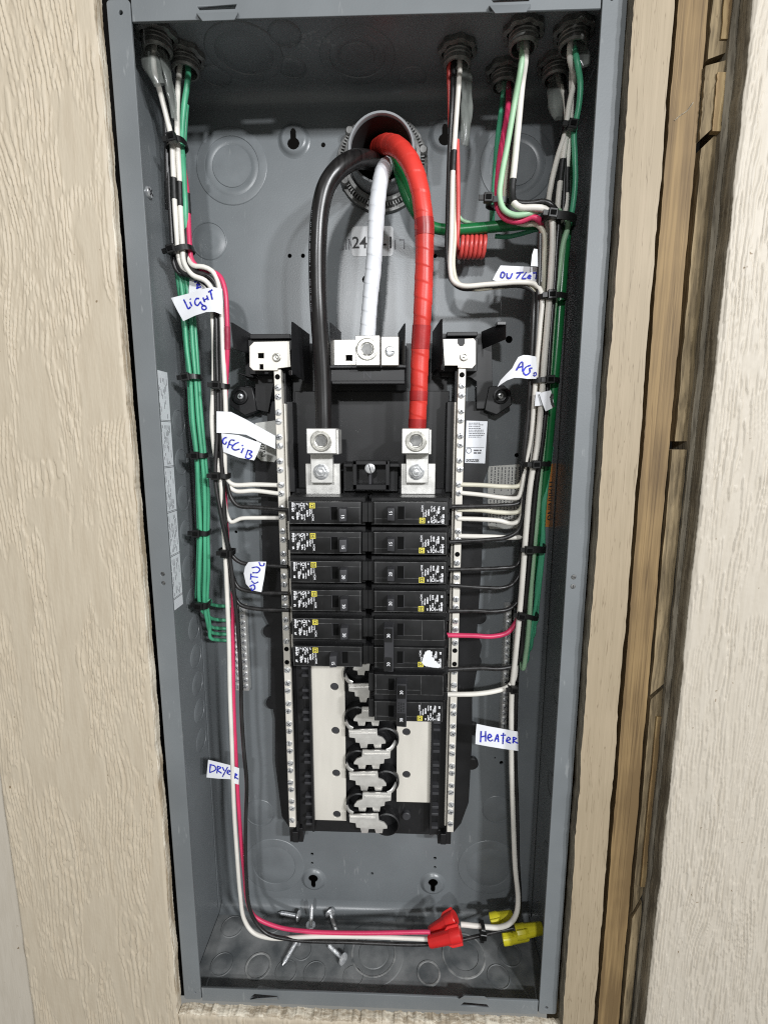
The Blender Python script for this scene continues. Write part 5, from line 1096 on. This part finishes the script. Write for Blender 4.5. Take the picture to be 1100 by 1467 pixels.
label('wire_label', 'small folded white tag with a black mark below the AG flag', f([(632, 1150), (660, 1140), (693, 1133), (704, 1180), (712, 1220), (690, 1232), (665, 1243), (648, 1200)]), lambda x, y: 62 + (x - 772) * .15, strokes=[f(p) for p in ([(688, 1166), (706, 1172)], [(700, 1150), (696, 1184), (708, 1222)])], ink='bink', w=.0020)
label('wire_label', 'paper wrap half hidden behind the folded tag', f([(615, 1140), (640, 1142), (652, 1212), (608, 1216), (610, 1180)]), lambda x, y: 60)
f = Z(620, 860, .2454)
label('wire_label', 'white flag with HeAteR written in blue', f([(255, 722), (330, 738), (410, 752), (495, 768), (497, 824), (498, 880), (410, 868), (330, 855), (248, 840), (250, 780)]), lambda x, y: 50.5 + .8 * math.sin((x - 682) * .06),
      strokes=[f(p) for p in ([(282, 765), (278, 830)], [(308, 765), (308, 826)], [(280, 800), (308, 792)], [(322, 806), (342, 796), (331, 782), (320, 806), (335, 823), (351, 815)], [(360, 826), (378, 785), (383, 829)], [(365, 811), (383, 808)], [(412, 775), (408, 841)], [(397, 790), (426, 788)], [(430, 821), (452, 812), (441, 800), (430, 823), (456, 836)], [(470, 800), (468, 836)], [(468, 800), (488, 808), (470, 819), (496, 836)])], w=.0013)

# ------------------------------------------------------------------ twist-on connectors and loose screws
def wirenut(x0, y0, x1, y1, d, r, m, label, roll=0.0, dd=0.0):
    a = U(x0, y0, d); b = U(x1, y1, d + dd); ax = (b - a); L = ax.length; ax.normalize()
    t = thing('wire_connector', label, 'wire connector', a, 'twist-on wire connectors')
    e1 = ax.cross(Vector((0, 1, 0))).normalized(); e2 = ax.cross(e1).normalized(); V = []; f = []; n = 30
    prof = [(.93, 0), (1.0, .02), (1.02, .30), (.98, .33), (.94, .36), (.80, .93), (.70, .99), (.02, 1.0)]
    for i, (k, h) in enumerate(prof):
        for j in range(n):
            an = 2 * PI * j / n; rr = r * .001 * k * (1 - (.07 if (4 <= i <= 5 and j % 3 == 0) else 0)); V.append(a + ax * (h * L) + e1 * (rr * math.cos(an)) + e2 * (rr * math.sin(an)))
    for i in range(len(prof) - 1):
        for j in range(n): f.append((i * n + j, i * n + (j + 1) % n, (i + 1) * n + (j + 1) % n, (i + 1) * n + j))
    f.append(tuple(range(n))); s = MB(); s.add(V, f); s.build('shell', m, t, smooth=30)
    for sg in (-1, 1):
        c = math.cos(roll); n_ = math.sin(roll); wd = (e1 * c + e2 * n_) * sg; th = wd.cross(ax).normalized()
        P = [(0.02, .85), (.02, 1.32), (.34, 1.28), (.46, .85)]
        A = [a + ax * (h * L) + wd * (r * .001 * k) for h, k in P]; s = MB(); s.hexa([p + th * .0022 for p in A], [p - th * .0022 for p in A]); s.build('wing', m, t, bevel=.0005)
wirenut(660, 1338, 614, 1350, 58, 7.4, 'rnut', 'bright red twist-on connector in front', .5)
wirenut(652, 1314, 616, 1336, 46, 7.0, 'rnut', 'shaded red twist-on connector behind the bright one', .9)
wirenut(739, 1336, 778, 1330, 54, 7.0, 'ynut', 'yellow twist-on connector pointing at the flange', .8)
wirenut(720, 1346, 757, 1341, 48, 6.0, 'ynut', 'lowest yellow twist-on connector partly behind another', .3)
wirenut(702, 1318, 735, 1312, 36, 6.4, 'ynut', 'yellow twist-on connector set back behind the white wire', 1.0)
def loose(hx, hy, tx, ty, label, up=0.0, upright=False):
    a = UZ(hx, hy, -HH + .004); t = thing('loose_screw', label, 'screw', (a.x, a.y, -HH), 'loose screws on the bottom of the box')
    if upright: ax = Vector((.06, .12, 1)).normalized(); a = Vector((a.x, a.y, -HH + .0008))
    else: b = UZ(tx, ty, -HH + .003 + up); ax = (b - a).normalized()
    s = MB(); s.lathe([(.0036, -.0026), (.0055, -.0017), (.0058, -.0002), (.0053, .0004), (.0024, .0006)], a, ax, n=20); s.build('head', 'zinc', t)
    L = .0245; pr = [(.0022, .0004)]
    k = .002
    while k < L - .004: pr += [(.0017, k), (.0023, k + .0006)]; k += .0012
    pr += [(.0016, L - .003), (.0003, L)]
    s = MB(); s.lathe(pr, a, ax, n=12); s.build('shank', 'zinc', t, smooth=20)
loose(445, 1322, 0, 0, 'loose screw standing upright on its head near the back', upright=True)
loose(427, 1313, 404, 1309, 'loose screw lying flat, pointing towards the LIGHT side')
loose(473, 1310, 481, 1332, 'loose screw with its tip under the pink wire')
loose(424, 1350, 413, 1369, 'loose screw shank sticking out in front of the black wire')
loose(491, 1374, 474, 1358, 'loose screw with a shiny head nearest the front lip')
